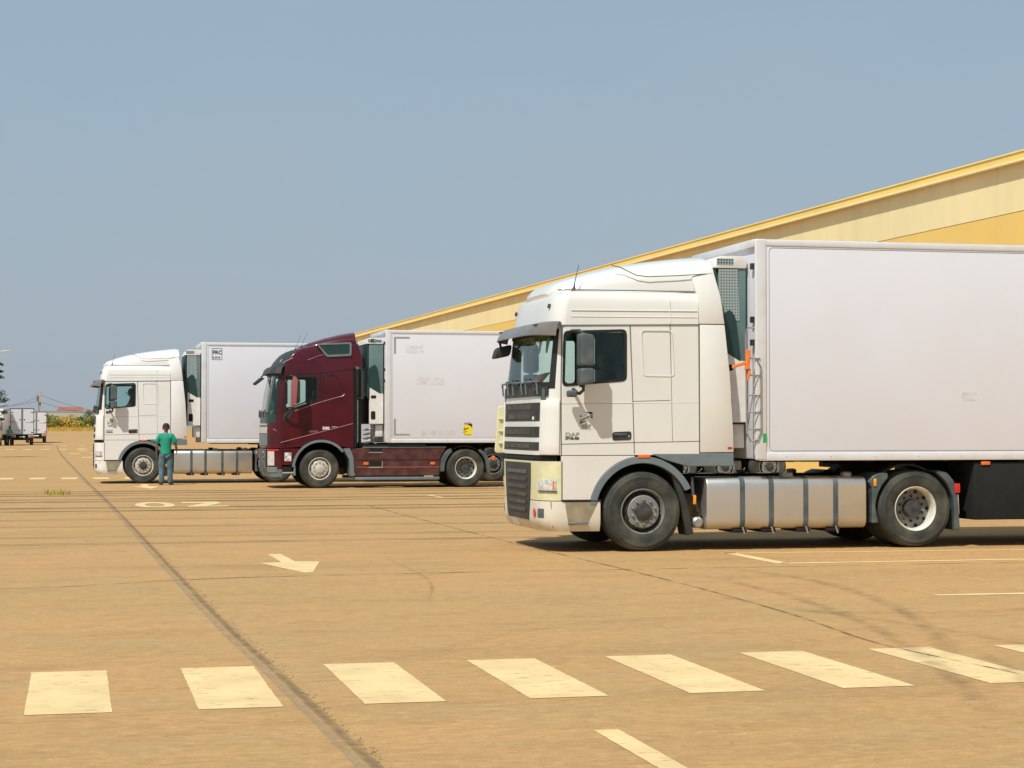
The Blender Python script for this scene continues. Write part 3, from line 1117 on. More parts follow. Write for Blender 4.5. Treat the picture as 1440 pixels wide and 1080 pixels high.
    if near:
        MB().lathe([(.055, 0), (.055, .003), (.0005, .0035)], 20, (0, 0, 0), axis='y').build('speed_sticker', M['lamp_red'], bum).matrix_local = \
            Matrix.Translation(Vector(C.front(-.70, .50, .008))) @ Matrix.Rotation(R(-85), 4, 'Z')
        MB().slab(C.front, [.1, .4], [.30, .40], .0, .01).build('licence_plate', M['decal_white'], bum)
        MB().slab(C.front, [-.66, -.60], [1.70, 1.74], .004, .008).build('badge', M['decal_white'], T)
    # mirrors
    for s in (-1, 1):
        mirror_set(T, s, M['plastic'] if s < 0 else M['black'])
    MB().tube([(-.93, -(W), 2.09), (-.93, -(W + .14), 2.06), (-.97, -(W + .17), 2.0)], .02, 6).build('lower_mirror_arm', M['black'], T)
    MB().prism(roundpoly([(-1.05, 1.985), (-.93, 1.985), (-.93, 2.07), (-1.05, 2.07)], .03), -(W + .22), -(W + .10)).build('close_mirror_housing', M['plastic'], T, .025, 3)
    # door handle, badges
    hd = MB().prism(roundpoly([(-.41, 1.43), (-.155, 1.44), (-.155, 1.55), (-.41, 1.54)], .035), -(W + .008), -(W - .02)).build('door_handle', M['black'], T, .004, 1)
    bx('handle_grip', M['plastic'], hd, -.39, -.22, -(W + .02), -(W + .008), 1.495, 1.525, .004)
    MB().lathe([(.012, 0), (.0005, .004)], 10, (-.19, -(W + .009), 1.485)).build('door_lock', M['chrome'], hd)
    text('door_badge', 'DAF', .068, (-1.035, -(W + .002), 1.485), M['decal_grey'], T, sx=1.45, bold=.003)
    text('door_badge', 'XF105.460', .044, (-1.035, -(W + .003), 1.445), M['decal_black'], T, sx=.95, bold=.002)
    if near:
        warning_sticker(T, -.84, 1.60, -(W + .002), 1.0, M['white'], False)
    else:
        warning_sticker(T, -1.0, 1.64, -(W + .002), .9, M['white_clean'], False)
    # roof marker lamps, antenna
    for u in (-.78, .75):
        MB().slab(C.front, [u - .02, u + .02], [3.14, 3.19], .0, .03).build('roof_marker_lamp', M['black'], T, .006, 1)
    ant = MB().tube([(-.87, -1.05, 3.36), (-.86, -1.05, 3.46), (-.80, -1.04, 3.70)], [.02, .006, .003], 6)
    ant.lathe([(.05, 0), (.03, .03), (.012, .07)], 10, (-.87, -1.05, 3.345), axis='z', cap=(True, True))
    ant.build('antenna', M['black'], T)
    # chassis
    ch = MB()
    for s in (-1, 1):
        ch.box(-.9, 4.35, s * .42 - .04, s * .42 + .04, .72, .96)
    for x in (.9, 2.0, 3.1, 4.3):
        ch.box(x - .05, x + .05, -.40, .40, .74, .94)
    ch.build('chassis_frame', M['matte_black'], T, .01)
    ax = MB().tube([(0, -1.0, .51), (0, 1.0, .51)], .07, 10).tube([(3.79, -1.0, .51), (3.79, 1.0, .51)], .10, 10)
    ax.lathe([(.26, -.2), (.30, 0), (.26, .2)], 16, (3.79, 0, .51), cap=(True, True))
    ax.build('axles', M['matte_black'], T)
    fw_ = MB().prismz(roundpoly([(3.1, -.45), (4.15, -.42), (4.15, .42), (3.1, .45)], .2), 1.10, 1.155)
    fw_.box(3.4, 3.8, -.42, .42, .95, 1.10)
    fw_.build('fifth_wheel', M['matte_black'], T, .01)
    # fuel tanks both sides
    for s in (-1, 1):
        ya, yb = (-1.215, -.58) if s < 0 else (.58, 1.215)
        sec = roundpoly([(ya, .27), (yb, .27), (yb, .95), (ya, .95)], .13, 6)
        tk = MB().prismx(sec, .87, 3.10).build('fuel_tank', M['alu'], T, .02, 3)
        sec2 = roundpoly([(ya - .006, .264), (yb + .006, .264), (yb + .006, .957), (ya - .006, .957)], .135, 6)
        for x in (1.36, 1.76, 2.24, 2.66):
            st_ = MB().prismx(sec2, x - .035, x + .035).build('tank_strap', M['plastic'], tk, .003, 1)
            MB().tube([(x, (ya if s < 0 else yb), .30), (x + .03, (ya if s < 0 else yb), .21)], .012, 5).build('strap_bolt', M['steel'], tk)
            bx('tank_bracket', M['matte_black'], tk, x - .12, x + .08, ya + .03, yb, .225, .275, .02)
        MB().lathe([(.075, 0), (.08, .04), (.05, .06)], 16, (2.90, (ya + yb) / 2 - .1 * s * -1, .95), axis='z', cap=(True, True)).build('tank_cap', M['steel'], tk)
        MB().prismx([(ya + .15, .95), (ya + .3, .95), (ya + .28, 1.0), (ya + .17, 1.0)], 1.98, 2.12).build('tank_sensor', M['steel'], tk)
        # mud flap and bits between wheel and tank
        MB().prism([(.40, .99), (.48, .99), (.62, .6), (.70, .22), (.60, .20), (.52, .6)], s * 1.20, s * .85).build('mud_flap', M['black'], T, .012, 1)
        MB().lathe([(.06, -.12), (.075, -.1), (.075, .12), (.05, .14)], 14, (.78, s * 1.0, .36), cap=(True, True)).build('air_drier', M['steel'], T)
        bx('side_lamp', M['lamp_amber'], T, .70, .74, min(s * 1.18, s * 1.14), max(s * 1.18, s * 1.14), .60, .72, .006)
        MB().tube([(.70, s * 1.12, .95), (.72, s * 1.12, .7), (.80, s * 1.08, .5)], .02, 6).build('air_hose', M['plastic'], T)
        # rear mudguards: front piece, top bow, rear piece
        oa = arc(3.79, .51, .635, 178, 128, 8)
        ia = arc(3.79, .51, .575, 178, 128, 8)
        f_ = [(3.155, .33)] + oa + [(3.33, .985), (3.20, .93), (3.13, .86), (3.175, .80)]
        MB().prism([(3.18, .33), (3.27, .33)] + [(x, z) for x, z in arc(3.79, .51, .565, 176, 132, 8)] + [(3.40, .995), (3.30, 1.0), (3.19, .955), (3.13, .885), (3.18, .80)],
                   s * 1.22, s * .62).build('rear_mudguard', M['plastic'], T, .012, 1)
        MB().prism(arc(3.79, .51, .60, 130, 60, 14) + arc(3.79, .51, .575, 60, 130, 14), s * .95, s * .62).build('mudguard_top', M['black'], T)
        MB().prism([(x, z) for x, z in arc(3.79, .51, .57, 58, 6, 10)] + [(4.36, .22), (4.44, .24), (4.42, .6), (4.36, .88), (4.25, 1.0), (4.12, 1.03)],
                   s * 1.22, s * .62).build('rear_mudguard', M['plastic'], T, .012, 1)
        bx('marker_lamp', M['lamp_amber'], T, 3.195, 3.235, min(s * 1.235, s * 1.21), max(s * 1.235, s * 1.21), .82, .92, .006)
        bx('tail_lamp', M['lamp_red'], T, 4.36, 4.44, min(s * 1.235, s * 1.0), max(s * 1.235, s * 1.0), .72, .85, .012)
        MB().tube([(4.42, s * 1.2, .70), (4.43, s * 1.2, .44), (4.38, s * 1.2, .41)], .01, 5).build('lamp_cable', M['chrome'], T)
        wheel(T, 0, s, style='dark' if near else 'silver')
        wheel(T, 3.79, s, dual=True, style='dark' if near else 'silver')
    return T


# ------------------------------------------------------------------ burgundy tractor unit
def burgundy_tractor(loc, label):
    T = empty('tractor_unit', loc, 0, label, 'truck')
    W = 1.235
    RX = 3.92
    C = Cab([(.30, -1.04, -1.32, W - .03), (.45, -1.04, -1.38, W - .01), (1.2, -1.03, -1.39, W), (1.9, -1.02, -1.37, W), (2.5, -.97, -1.29, W), (2.96, -.91, -1.19, W - .005),
             (3.20, -.86, -1.12, W - .02), (3.40, -.76, -.98, W - .035), (3.55, -.64, -.84, W - .06), (3.66, -.42, -.64, W - .10), (3.74, -.12, -.35, W - .15), (3.80, .25, .0, W - .22)], n=6, m=1.7)
    zs = [1.06, 1.3, 1.6, 1.9, 1.98, 2.32, 2.5, 2.7, 2.93, 3.02, 3.2, 3.32, 3.4, 3.48, 3.55, 3.61, 3.66, 3.7, 3.74, 3.80]
    xst = [.5, .02, -.07, -.5, -.90]

    def zadj(li, x, z):
        if abs(z - 1.98) < .001: return 2.26 + (max(-.93, min(-.07, x)) + .07) * .32
        return z

    def skip(i, a, b):
        z = zs[i]
        if not (1.95 < z < 2.92): return False
        if a[0] == 'S' and b[0] == 'S' and a[1] == b[1]:
            lo, hi = min(a[2], b[2]), max(a[2], b[2])
            return lo >= -.95 and hi <= -.06
        if a[0] == 'F' and b[0] == 'F':
            return 2 <= a[2] and b[2] <= 24
        return False
    body = C.loft(zs, .90, xst, skip=skip, zadj=zadj, back=True, top=True).build('cab_body', M['red'], T, smooth=28)
    C.loft(zs[:-6], .90, xst, skip=skip, zadj=zadj, ins=.035, back=True, top=True, bottom=True).build('cab_lining', M['interior'], body)
    us = [-math.copysign(abs(math.cos(PI * k / 26)) ** .8, math.cos(PI * k / 26)) for k in range(27)]
    ug = us[2:25]
    gl = MB().slab(C.front, ug, lin(1.98, 2.93, 8), -.014, -.008).build('windscreen', M['glass'], T)
    fr = MB()
    for sg in (-1, 1):
        a = sg * abs(ug[0])
        fr.slab(C.front, sorted([a, a - sg * .05]), lin(1.98, 2.93, 6), -.004, .007)
    fr.slab(C.front, ug, [1.95, 2.0], -.004, .006)
    fr.build('windscreen_seal', M['gasket'], gl)
    # black brow above the windscreen, visor, lamps
    MB().slab(C.front, lin(-.985, .985, 26), lin(2.96, 3.62, 8), -.002, .012).build('roof_brow', M['black'], T)
    rows = []
    for z, off in ((3.20, .01), (3.18, .09), (3.10, .14), (2.98, .15), (2.98, .12)):
        rows.append([C.front(u, z, off) for u in lin(-.985, .985, 24)])
    MB().grid(rows).build('sun_visor', M['black'], T)
    for u in (-.82, .82):
        MB().slab(C.front, [u - .03, u + .03], [3.30, 3.38], .01, .03).build('roof_lamp', M['chrome'], T, .006, 1)
    # side windows
    for s in (-1, 1):
        cor = [(-.93, 1.99), (-.05, 2.285), (-.05, 2.95), (-.88, 2.93)]
        y = s * W
        g = MB().prism(roundpoly(inset(cor, .015), [.04, .06, .06, .12]), y - s * .012, y - s * .007).build('side_window', M['glass_dark'], T)
        MB().ring(roundpoly(cor, [.05, .07, .07, .14]), roundpoly(inset(cor, .035), [.04, .06, .06, .12]), y - s * .01, y + s * .006).build('window_seal', M['gasket'], g)
        MB().prism([(-.99, 1.76), (-.78, 1.82), (-.70, 2.02), (-.93, 1.96)], y - s * .01, y + s * .01).build('mirror_base', M['black'], T, .01, 1)
    bx('dashboard', M['interior_l'], T, -1.28, -.98, -1.12, 1.12, 1.7, 2.03, .06, 3)
    for s in (-1, 1):
        seat(T, -.32, s * .62, M['interior_l'])
    steering_wheel(T, -.80, -.62, 2.10)
    bx('bunk_curtain', M['interior'], T, .2, .23, -1.15, 1.15, 1.2, 3.0, .01)
    # front panels
    MB().slab(C.front, lin(-.97, .97, 24), lin(1.72, 1.96, 3), -.004, .012).build('wiper_cowl', M['reefer_dark'], T)
    MB().slab(C.front, lin(-.78, .78, 18), lin(1.12, 1.70, 5), -.004, .02).build('upper_grille', M['plastic_light'], T, .008, 1)
    MB().slab(C.front, lin(-.78, .78, 18), lin(1.45, 1.60, 2), .02, .03).build('grille_name_bar', M['rim_silver'], T)
    MB().slab(C.front, lin(-.78, .78, 18), lin(1.66, 1.69, 1), .02, .035).build('chrome_strip', M['chrome'], T)
    text('door_badge', 'VOLVO', .07, (-.28, -(W + .002), 1.47), M['decal_grey'], T)
    text('door_badge', '500', .10, (.07, -(W + .002), 1.545), M['decal_white'], T, sx=1.25, bold=.004)
    text('door_badge', 'EURO 6', .04, (.32, -(W + .002), 1.60), M['decal_white'], T, sx=1.1)
    low = C.loft([.42, .5, .7, .9, 1.04], -1.0, (), top=True, bottom=True).build('lower_front', M['red'], T, smooth=30)
    bum = C.loft([.30, .34, .40, .46, .50], -.98, (), top=True, bottom=True).build('bumper', M['plastic_light'], T, smooth=30)
    MB().slab(C.front, lin(-.70, .70, 18), lin(.42, 1.02, 5), .0, .03).build('lower_grille', M['plastic'], T, .008, 1)
    for z in (.62, .88):
        for s in (-1, 1):
            g = MB().slab(C.front, sorted([s * .44, s * .54, s * .64]), [z - .09, z + .08], .03, .045).build('grille_vent', M['chrome'], T)
            for k in range(3):
                MB().slab(C.front, sorted([s * .46, s * .62]), [z - .075 + .05 * k, z - .04 + .05 * k], .045, .05).build('vent_slot', M['matte_black'], g)
    for s in (-1, 1):
        hl = MB().slab(C.front, sorted([s * .80, s * .87, s * .93, s * .96]), lin(.60, .98, 4), .0, .02).build('headlight', M['lens'], T, .008, 1)
        MB().slab(C.front, sorted([s * .80, s * .88, s * .95, s * .995]), [.99, 1.03], .0, .03).build('headlight_brow', M['lamp_red'], hl)
        MB().slab(C.front, sorted([s * .75, s * .86, s * .95, s * .99]), [.42, .56], .0, .02).build('bumper_corner', M['plastic_light'], T, .01, 1)
        y0, y1 = s * W, s * (W - .06)
        a = arc(.04, .51, .76, 172, 42, 24)
        MB().prism([(-1.02, .62)] + [(-.715, .62)] + a + [(.90, 1.02), (.90, 1.055), (-1.02, 1.055)], y0, y1).build('front_wing', M['red'], T, .006, 1)
        oa = arc(.04, .51, .765, 176, 38, 26)
        ia = arc(.04, .51, .70, 176, 38, 26)
        MB().prism(oa + ia[::-1], s * (W + .012), s * (W - .12)).build('wheel_arch_trim', M['plastic_light'], T)
        MB().grid([[(x, s * (W - .1), z) for x, z in ia], [(x, s * (W - .62), z) for x, z in ia]]).build('wheel_housing', M['matte_black'], T)
        st_ = MB().box(-1.02, -.72, min(s * (W - .03), s * (W - .3)), max(s * (W - .03), s * (W - .3)), .42, .60)
        st_.build('step_well', M['matte_black'], T, .01)
        MB().tube([(-1.1, s * (W - .05), .41), (-.66, s * (W - .05), .41)], .03, 8).build('step_bar', M['steel'], T)
        MB().tube([(-.65, s * (W - .02), .60), (-.66, s * (W - .02), .34)], [.02, .04], 8).build('mud_strip', M['plastic_light'], T)
    bx('engine_bay', M['matte_black'], T, -1.0, .85, -.62, .62, .5, 1.06, .02)
    # belt line: bright edge rising to the rear, window edge, door gaps
    bl = MB()
    yo = -(W + .003)
    bl.tube([(-1.03, yo, 1.20), (.88, yo, 1.70)], .010, 5)
    bl.tube([(-.66, yo, 2.03), (-.05, yo, 2.24), (.45, yo, 2.39), (.60, yo, 2.42), (.66, yo, 2.48)], .010, 5)
    bl.tube([(-.98, yo + .025, 3.36 - .07), (-.70, yo + .03, 3.42)], .008, 5)
    bl.tube([(-.32, yo + .03, 3.37), (.0, yo + .035, 3.49), (.18, yo + .045, 3.53)], .008, 5)
    bl.tube([C.front(-.985, 1.50, .006), C.front(-.93, 1.56, .006)], .008, 5)
    bl.build('body_crease_line', M['red_line'], body)
    sm = MB()
    for p in ([(-1.02, 1.1), (-.99, 1.85)], [(.06, 1.2), (.03, 2.2), (.01, 3.04)], [(-.86, 3.0), (.01, 3.04), (.88, 3.18)], [(-1.0, 1.85), (-.88, 2.96)]):
        sm.tube([(x, yo, z) for x, z in p], .006, 4)
    sm.tube([(x, yo, z) for x, z in roundpoly([(.10, 2.25), (.50, 2.37), (.66, 2.55), (.40, 2.98), (.10, 3.0)], .07)], .005, 4, True)
    sm.tube([(.88, yo, 1.1), (.88, yo, 3.18)], .006, 4)
    sm.build('panel_gaps', M['gasket'], body)
    # roof spoiler and side deflectors
    st = [(-.62, 3.58, .5), (-.45, 3.74, .72), (-.2, 3.85, .85), (.2, 3.98, .92), (.6, 4.08, .97), (.98, 4.15, 1.0), (1.04, 3.80, 1.0)]
    rows = []
    for x, zt, hw in st:
        r_ = []
        for k in range(21):
            t = PI * k / 20
            c_, s_ = math.cos(t), math.sin(t)
            zb = min(3.66, 3.52 + (x + .62) * .3)
            r_.append((x, -hw * math.copysign(abs(c_) ** .5, c_), zb + (zt - zb) * abs(s_) ** .5))
        rows.append(r_)
    rb = MB().grid(rows)
    rb.f.append(tuple((len(rows) - 1) * 21 + k for k in range(21)))
    rb.build('roof_spoiler', M['red'], T, smooth=30)
    for s in (-1, 1):
        y = s * (W - .12)
        g = MB().prism(roundpoly([(-.06, 3.78), (.80, 3.82), (.80, 3.52), (.20, 3.48)], .06), s * (W - .02), s * (W - .16)).build('deflector_window', M['reefer_dark'], T, .01, 1)
        MB().ring(roundpoly([(-.09, 3.80), (.84, 3.85), (.84, 3.49), (.18, 3.45)], .06), roundpoly([(-.03, 3.765), (.79, 3.80), (.79, 3.54), (.21, 3.51)], .05), s * (W - .01), s * (W - .14)).build('deflector_frame', M['plastic_light'], g)
        MB().prism([(.86, 3.20), (1.14, 3.20), (1.10, 3.50), (1.02, 3.80), (.86, 3.80)], s * (W), s * (W - .05)).build('upper_fairing', M['red'], T, .01, 1)
        # side skirts
        sk = MB().prism([(.70, 1.0), (1.15, 1.06), (3.36, 1.05), (3.22, .78), (3.20, .32), (.95, .32), (.90, .75)], s * W, s * (W - .07)).build('side_skirt', mat('dusty_burgundy_skirt', (.065, .014, .016), .35, var=.15, vs=3, coat=.5, dirt=.3, ds=4, dcol=(.22, .13, .09)), T, .01, 1)
        bx('skirt_step', M['plastic_light'], sk, .93, 3.20, min(s * (W + .02), s * (W - .2)), max(s * (W + .02), s * (W - .2)), .21, .29, .015)
        bx('skirt_top_rail', M['plastic_light'], sk, 1.15, 3.38, min(s * (W + .01), s * (W - .1)), max(s * (W + .01), s * (W - .1)), 1.06, 1.085, .008)
        yy = s * (W + .004)
        q = MB().box(1.32, 1.64, min(yy, yy - s * .02), max(yy, yy - s * .02), .56, .71)
        q.box(1.32, 1.66, min(yy, yy - s * .02), max(yy, yy - s * .02), .95, 1.06)
        q.build('skirt_step_opening', M['matte_black'], sk)
        c_ = MB().box(1.30, 1.67, min(yy, yy + s * .01), max(yy, yy + s * .01), .53, .56)
        c_.box(1.30, 1.67, min(yy, yy + s * .01), max(yy, yy + s * .01), .925, .95)
        c_.box(1.65, 1.67, min(yy, yy + s * .01), max(yy, yy + s * .01), .56, .71)
        c_.build('step_trim', M['chrome'], sk)
        l_ = MB().tube([(1.0, yy, .545), (3.2, yy, .545)], .010, 5).build('skirt_crease', M['red_line'], sk)
        MB().tube([(1.0, yy, .74), (3.2, yy, .74)], .008, 5).build('skirt_gap', M['matte_black'], sk)
        for x in (1.16, 2.95):
            bx('marker_lamp', M['lamp_orange'], sk, x, x + .13, min(yy, yy + s * .012), max(yy, yy + s * .012), .61, .68, .006)
        MB().prism([(.62, 1.04), (.80, 1.05), (.90, .8), (.93, .31), (.80, .31), (.78, .75)], s * (W + .01), s * .7).build('mud_flap', M['plastic_light'], T, .01, 1)
        MB().prism([(3.22, .42), (3.34, .42)] + arc(RX, .51, .57, 176, 130, 8) + [(3.52, 1.06), (3.36, .95), (3.24, .75)], s * 1.22, s * .62).build('rear_mudguard', M['plastic'], T, .012, 1)
        MB().prism(arc(RX, .51, .60, 130, 60, 14) + arc(RX, .51, .575, 60, 130, 14), s * 1.0, s * .62).build('mudguard_top', M['black'], T)
        MB().prism(arc(RX, .51, .57, 52, 4, 8) + [(4.50, .38), (4.60, .38), (4.60, .6), (4.48, .92), (4.30, 1.02)], s * 1.22, s * .62).build('rear_mudguard', M['plastic'], T, .012, 1)
        bx('tail_lamp', M['lamp_orange'], T, 4.64, 4.72, min(s * 1.2, s * 1.1), max(s * 1.2, s * 1.1), .72, .84, .01)
        wheel(T, 0.0, s, style='cover')
        wheel(T, RX, s, dual=True, style='dark')
    # mirrors: slim burgundy housings
    for s in (-1, 1):
        y = s * (W + .26)
        o = MB().prism(roundpoly([(-.80, 2.10), (-.66, 2.22), (-.62, 2.86), (-.72, 2.95), (-.78, 2.8)], .04), y - .13, y + .02).build('mirror_housing', M['red_line'], T, .03, 3)
        MB().prism(roundpoly([(-.655, 2.2), (-.56, 2.25), (-.56, 2.80), (-.61, 2.86)], .04), y - .12, y + .03).build('mirror_back', M['black'], o, .02, 2)
        MB().tube([(-.93, s * W, 1.86), (-.84, s * (W + .18), 1.98), (-.74, y, 2.15)], .035, 8).build('mirror_arm', M['black'], o)
        MB().tube([(-.80, s * W, 2.97), (-.70, y, 2.92)], .025, 8).build('mirror_arm', M['black'], o)
    # front kerb mirror
    MB().tube([C.front(.80, 3.02, .12), C.front(.84, 2.93, .20)], .02, 6).build('kerb_mirror_arm', M['black'], T)
    c = Vector(C.front(.86, 2.86, .24))
    MB().prism(roundpoly([(c.x - .20, c.z - .12), (c.x - .12, c.z - .16), (c.x + .14, c.z + .04), (c.x + .02, c.z + .07)], .05), c.y - .1, c.y + .1).build('kerb_mirror_housing', M['black'], T, .02, 2)
    for x, z in ((-.62, 3.62), (-.45, 3.70)):
        MB().tube([(x, -.9, z), (x + .02, -.9, z + .08), (x + .16, -.88, z + .42)], [.03, .006, .003], 6).build('antenna', M['black'], T)
    wp = MB()
    for u0 in (-.70, 0, .5):
        wp.tube([C.front(u0, 1.9, .05), C.front(u0 + .05, 2.05, .06), C.front(u0 + .25, 2.0, .05), C.front(u0 + .25, 1.86, .05)], .014, 5)
    wp.build('wipers', M['black'], T)['kind'] = 'stuff'
    warning_sticker(T, -.91, .75, -(W + .002), .9, None, True)
    # stacks and hoses behind the cab
    bk = MB()
    for x, y in ((1.0, -.95), (1.12, -.80)):
        bk.tube([(x, y, 1.1), (x, y, 3.15)], .045, 10)
    bk.box(.92, .98, -1.15, -.6, 1.0, 3.2)
    bk.box(.95, 1.2, -1.0, -.7, 2.35, 2.42)
    bk.build('intake_stack', M['black'], T, .004, 1)
    hs_ = MB()
    for k in range(4):
        pts = []
        for q in range(60):
            t = q / 59
            a = q * .9
            pts.append((1.30 + .32 * t + .07 * math.cos(a), -.5 - .06 * k + .07 * math.sin(a), 1.16 + .12 * k + .05 * math.sin(3 * t)))
        hs_.tube(pts, .012, 5)
    hs_.build('coiled_air_hoses', M['rim_white'], T)
    ch = MB()
    for s in (-1, 1):
        ch.box(-.9, 4.6, s * .42 - .04, s * .42 + .04, .80, 1.06)
    for x in (.9, 2.0, 3.1, 4.5):
        ch.box(x - .05, x + .05, -.40, .40, .82, 1.04)
    ch.box(.9, 3.2, -.38, .38, .45, .85)
    ch.build('chassis_frame', M['matte_black'], T, .01)
    MB().tube([(0, -1.0, .51), (0, 1.0, .51)], .07, 10).tube([(RX, -1.0, .51), (RX, 1.0, .51)], .10, 10).build('axles', M['matte_black'], T)
    MB().prismz(roundpoly([(3.1, -.45), (4.25, -.42), (4.25, .42), (3.1, .45)], .2), 1.10, 1.16).build('fifth_wheel', M['matte_black'], T, .01)
    return T


# ------------------------------------------------------------------ refrigerated semi-trailer
def semi_trailer(loc, label, x0=1.54, z0=1.165, z1=4.06, W=1.295, L=13.4, kind=3, axles=(8.9, 10.2, 11.5)):
    T = empty('semi_trailer', loc, 0, label, 'trailer', 'white refrigerated semi-trailers')
    xe = x0 + L
    bx('box_body', M['trailer'], T, x0, xe, -W, W, z0 + .02, z1 - .02, .02, 3)
    for s in (-1, 1):
        y = s * W
        lo = lambda a, b: (min(a, b), max(a, b))
        r1 = lo(y - s * .03, y + s * .012)
        rail = bx('top_rail', M['trailer_rail'], T, x0, xe, r1[0], r1[1], z1 - .085, z1, .012, 2)
        bot = bx('bottom_rail', M['trailer_rail'], T, x0 + .02, xe, r1[0], r1[1], z0, z0 + .105, .010, 2)
        post = bx('corner_post', M['trailer_rail'], T, x0 - .03, x0 + .13, r1[0] - (.0 if s > 0 else .006), r1[1] + (.006 if s > 0 else .0), z0 + .005, z1 + .005, .03, 4)
        # recessed border of the side panel
        a = roundpoly([(x0 + .165, z0 + .125), (xe - .12, z0 + .125), (xe - .12, z1 - .105), (x0 + .165, z1 - .105)], .06, 4)
        b = roundpoly([(x0 + .170, z0 + .13), (xe - .125, z0 + .13), (xe - .125, z1 - .110), (x0 + .170, z1 - .110)], .055, 4)
        MB().ring(a, b, y - s * .002, y + s * .003).build('panel_border', M['plastic_light'], T)
        if s < 0:
            rv = MB()
            x = x0 + .4
            while x < xe:
                rv.lathe([(.009, 0), (.0005, .005)], 6, (x, y - .012, z0 + .05))
                x += .62
            rv.build('rivets', M['steel'], bot)
    # front wall frame and nose cover
    bx('front_header', M['trailer_rail'], T, x0 - .045, x0 + .02, -W + .05, W - .05, z1 - .10, z1 + .004, .012)
    # reefer unit on the front wall
    xa, xb = x0 - .47, x0 - .035
    zr0, zr1 = z0 + .50, z1 - .20
    RW = 1.0
    R_ = MB().prism(roundpoly([(xa, zr1 - .14), (xa + .06, zr1), (xb, zr1), (xb, zr1 - .16), (xa, zr1 - .16)], .03), -RW, RW).build('refrigeration_unit', M['reefer_white'], T, .02, 2)
    bx('unit_core', M['reefer_teal'], R_, xa + .05, xb, -RW + .02, RW - .02, zr0 + .75, zr1 - .16, .02)
    bx('unit_nose', M['reefer_dark'], R_, xa, xa + .06, -RW + .05, RW - .05, zr0 + .8, zr1 - .165, .03, 3)
    for s in (-1, 1):
        ys = s * (RW - .016)
        if kind != 2: MB().prism([(xa + .05, zr1 - .17), (xa + .32, zr1 - .17), (xa + .34, zr1 - .85), (xa + .05, zr1 - .85)], ys, ys + s * .006).build('perforated_panel', M['mesh'], R_)
        MB().prism([(xa + .02, zr1 - .035), (xa + .25, zr1 - .035), (xa + .25, zr1 - .12), (xa + .02, zr1 - .12)], s * (RW - .002), s * (RW + .003)).build('perforated_vent', M['mesh'], R_)
        MB().prism(roundpoly([(xa + .0, zr1 - .86), (xa + .20, zr1 - .70), (xa + .28, zr1 - .80), (xa + .40, zr1 - 1.78), (xa + .0, zr1 - 1.60)], .05), ys, ys + s * .014).build('dark_side_cover', M['reefer_dark'], R_)
        MB().prism([(xa + .06, zr0), (xb, zr0), (xb, zr0 + .80), (xa + .33, zr0 + .82), (xa + .06, zr0 + .98)], s * (RW - .0), s * (RW - .08)).build('lower_side_cover', M['reefer_white'], R_, .01, 1)
        b_ = MB()
        b_.prism(roundpoly([(xa + .10, zr0 + .12), (xa + .22, zr0 + .12), (xa + .22, zr0 + .34), (xa + .10, zr0 + .34)], .04), s * (RW), s * (RW + .006))
        b_.prism(roundpoly([(xa + .10, zr0 + .68), (xa + .24, zr0 + .68), (xa + .24, zr0 + .76), (xa + .10, zr0 + .76)], .03), s * (RW), s * (RW + .006))
        b_.build('side_cover_vent', M['matte_black'], R_)
    bx('lower_housing', M['matte_black'], R_, xa + .08, xb, -RW + .09, RW - .09, zr0, zr0 + .78, .02)
    bx('unit_foot', M['reefer_white'], R_, xb - .20, xb, -RW + .1, -.45, z0 + .16, zr0 - .02, .02)
    # hinges and latches along the edge of the unit
    hg = MB()
    for z in (z1 - .35, z1 - 1.05, z1 - 1.35):
        hg.box(xb - .02, xb + .035, -W - .004 + .06, -W + .12, z - .04, z + .04)
    hg.build('latch', M['black'], R_)
    if kind == 3:
        # access ladder on the front corner
        ld = MB()
        yl = -W + .02
        ld.tube([(x0 - .03, yl, 2.90), (x0 - .14, yl - .03, 2.90), (x0 - .16, yl - .03, 2.82), (x0 - .15, yl - .03, 1.52), (x0 - .10, yl - .03, 1.42), (x0 - .0, yl - .03, 1.42)], .013, 6)
        ld.tube([(x0 - .03, yl - .03, 2.50), (x0 - .10 + .08, yl - .05, 2.50), (x0 + .04, yl - .05, 2.38), (x0 + .045, yl - .05, 1.56), (x0 + .0, yl - .05, 1.44), (x0 - .1, yl - .05, 1.42)], .013, 6)
        ld.build('ladder', M['steel'], T)
        for z in (2.50, 2.28, 2.02, 1.80, 1.58):
            MB().tube([(x0 - .155, yl - .03, z), (x0 + .03, yl - .045, z)], .012, 6).build('rung', M['steel'], T)
        dg = MB()
        for z in (2.28, 2.02, 1.80):
            dg.tube([(x0 - .05, yl - .04, z - .14), (x0 + .03, yl - .045, z + .04)], .008, 5)
        dg.build('ladder_brace', M['steel'], T)
        MB().prism([(x0 + .07, 1.40), (x0 + .12, 1.40), (x0 + .12, 1.52), (x0 + .07, 1.52)], -W - .020, -W - .0195).build('green_label', M['decal_green'], T)
        bx('side_reflector', M['lamp_orange'], T, 4.72, 4.85, -W + .0, -W + .05, z0 - .07, z0 - .02, .008)
    if kind == 2:
        for (xc, zc, dx, dz) in ((x0 + .2, z1 - .2, 1, -1), (x0 + .2, z0 + .22, 1, 1)):
            q = MB()
            q.box(xc, xc + .42, -W - .004, -W - .003, zc - .022, zc + .022)
            q.box(xc, xc + .05, -W - .0055, -W - .0045, min(zc, zc + dz * .42), max(zc, zc + dz * .42))
            q.build('corner_mark', M['decal_grey'], T)
        st_ = MB().box(2.20 + x0 - .12, 2.44 + x0 - .12, -W - .002, -W - .001, 1.38, 1.70).build('warning_sticker', M['decal_yellow'], T)
        X = 2.08 + x0
        b = MB()
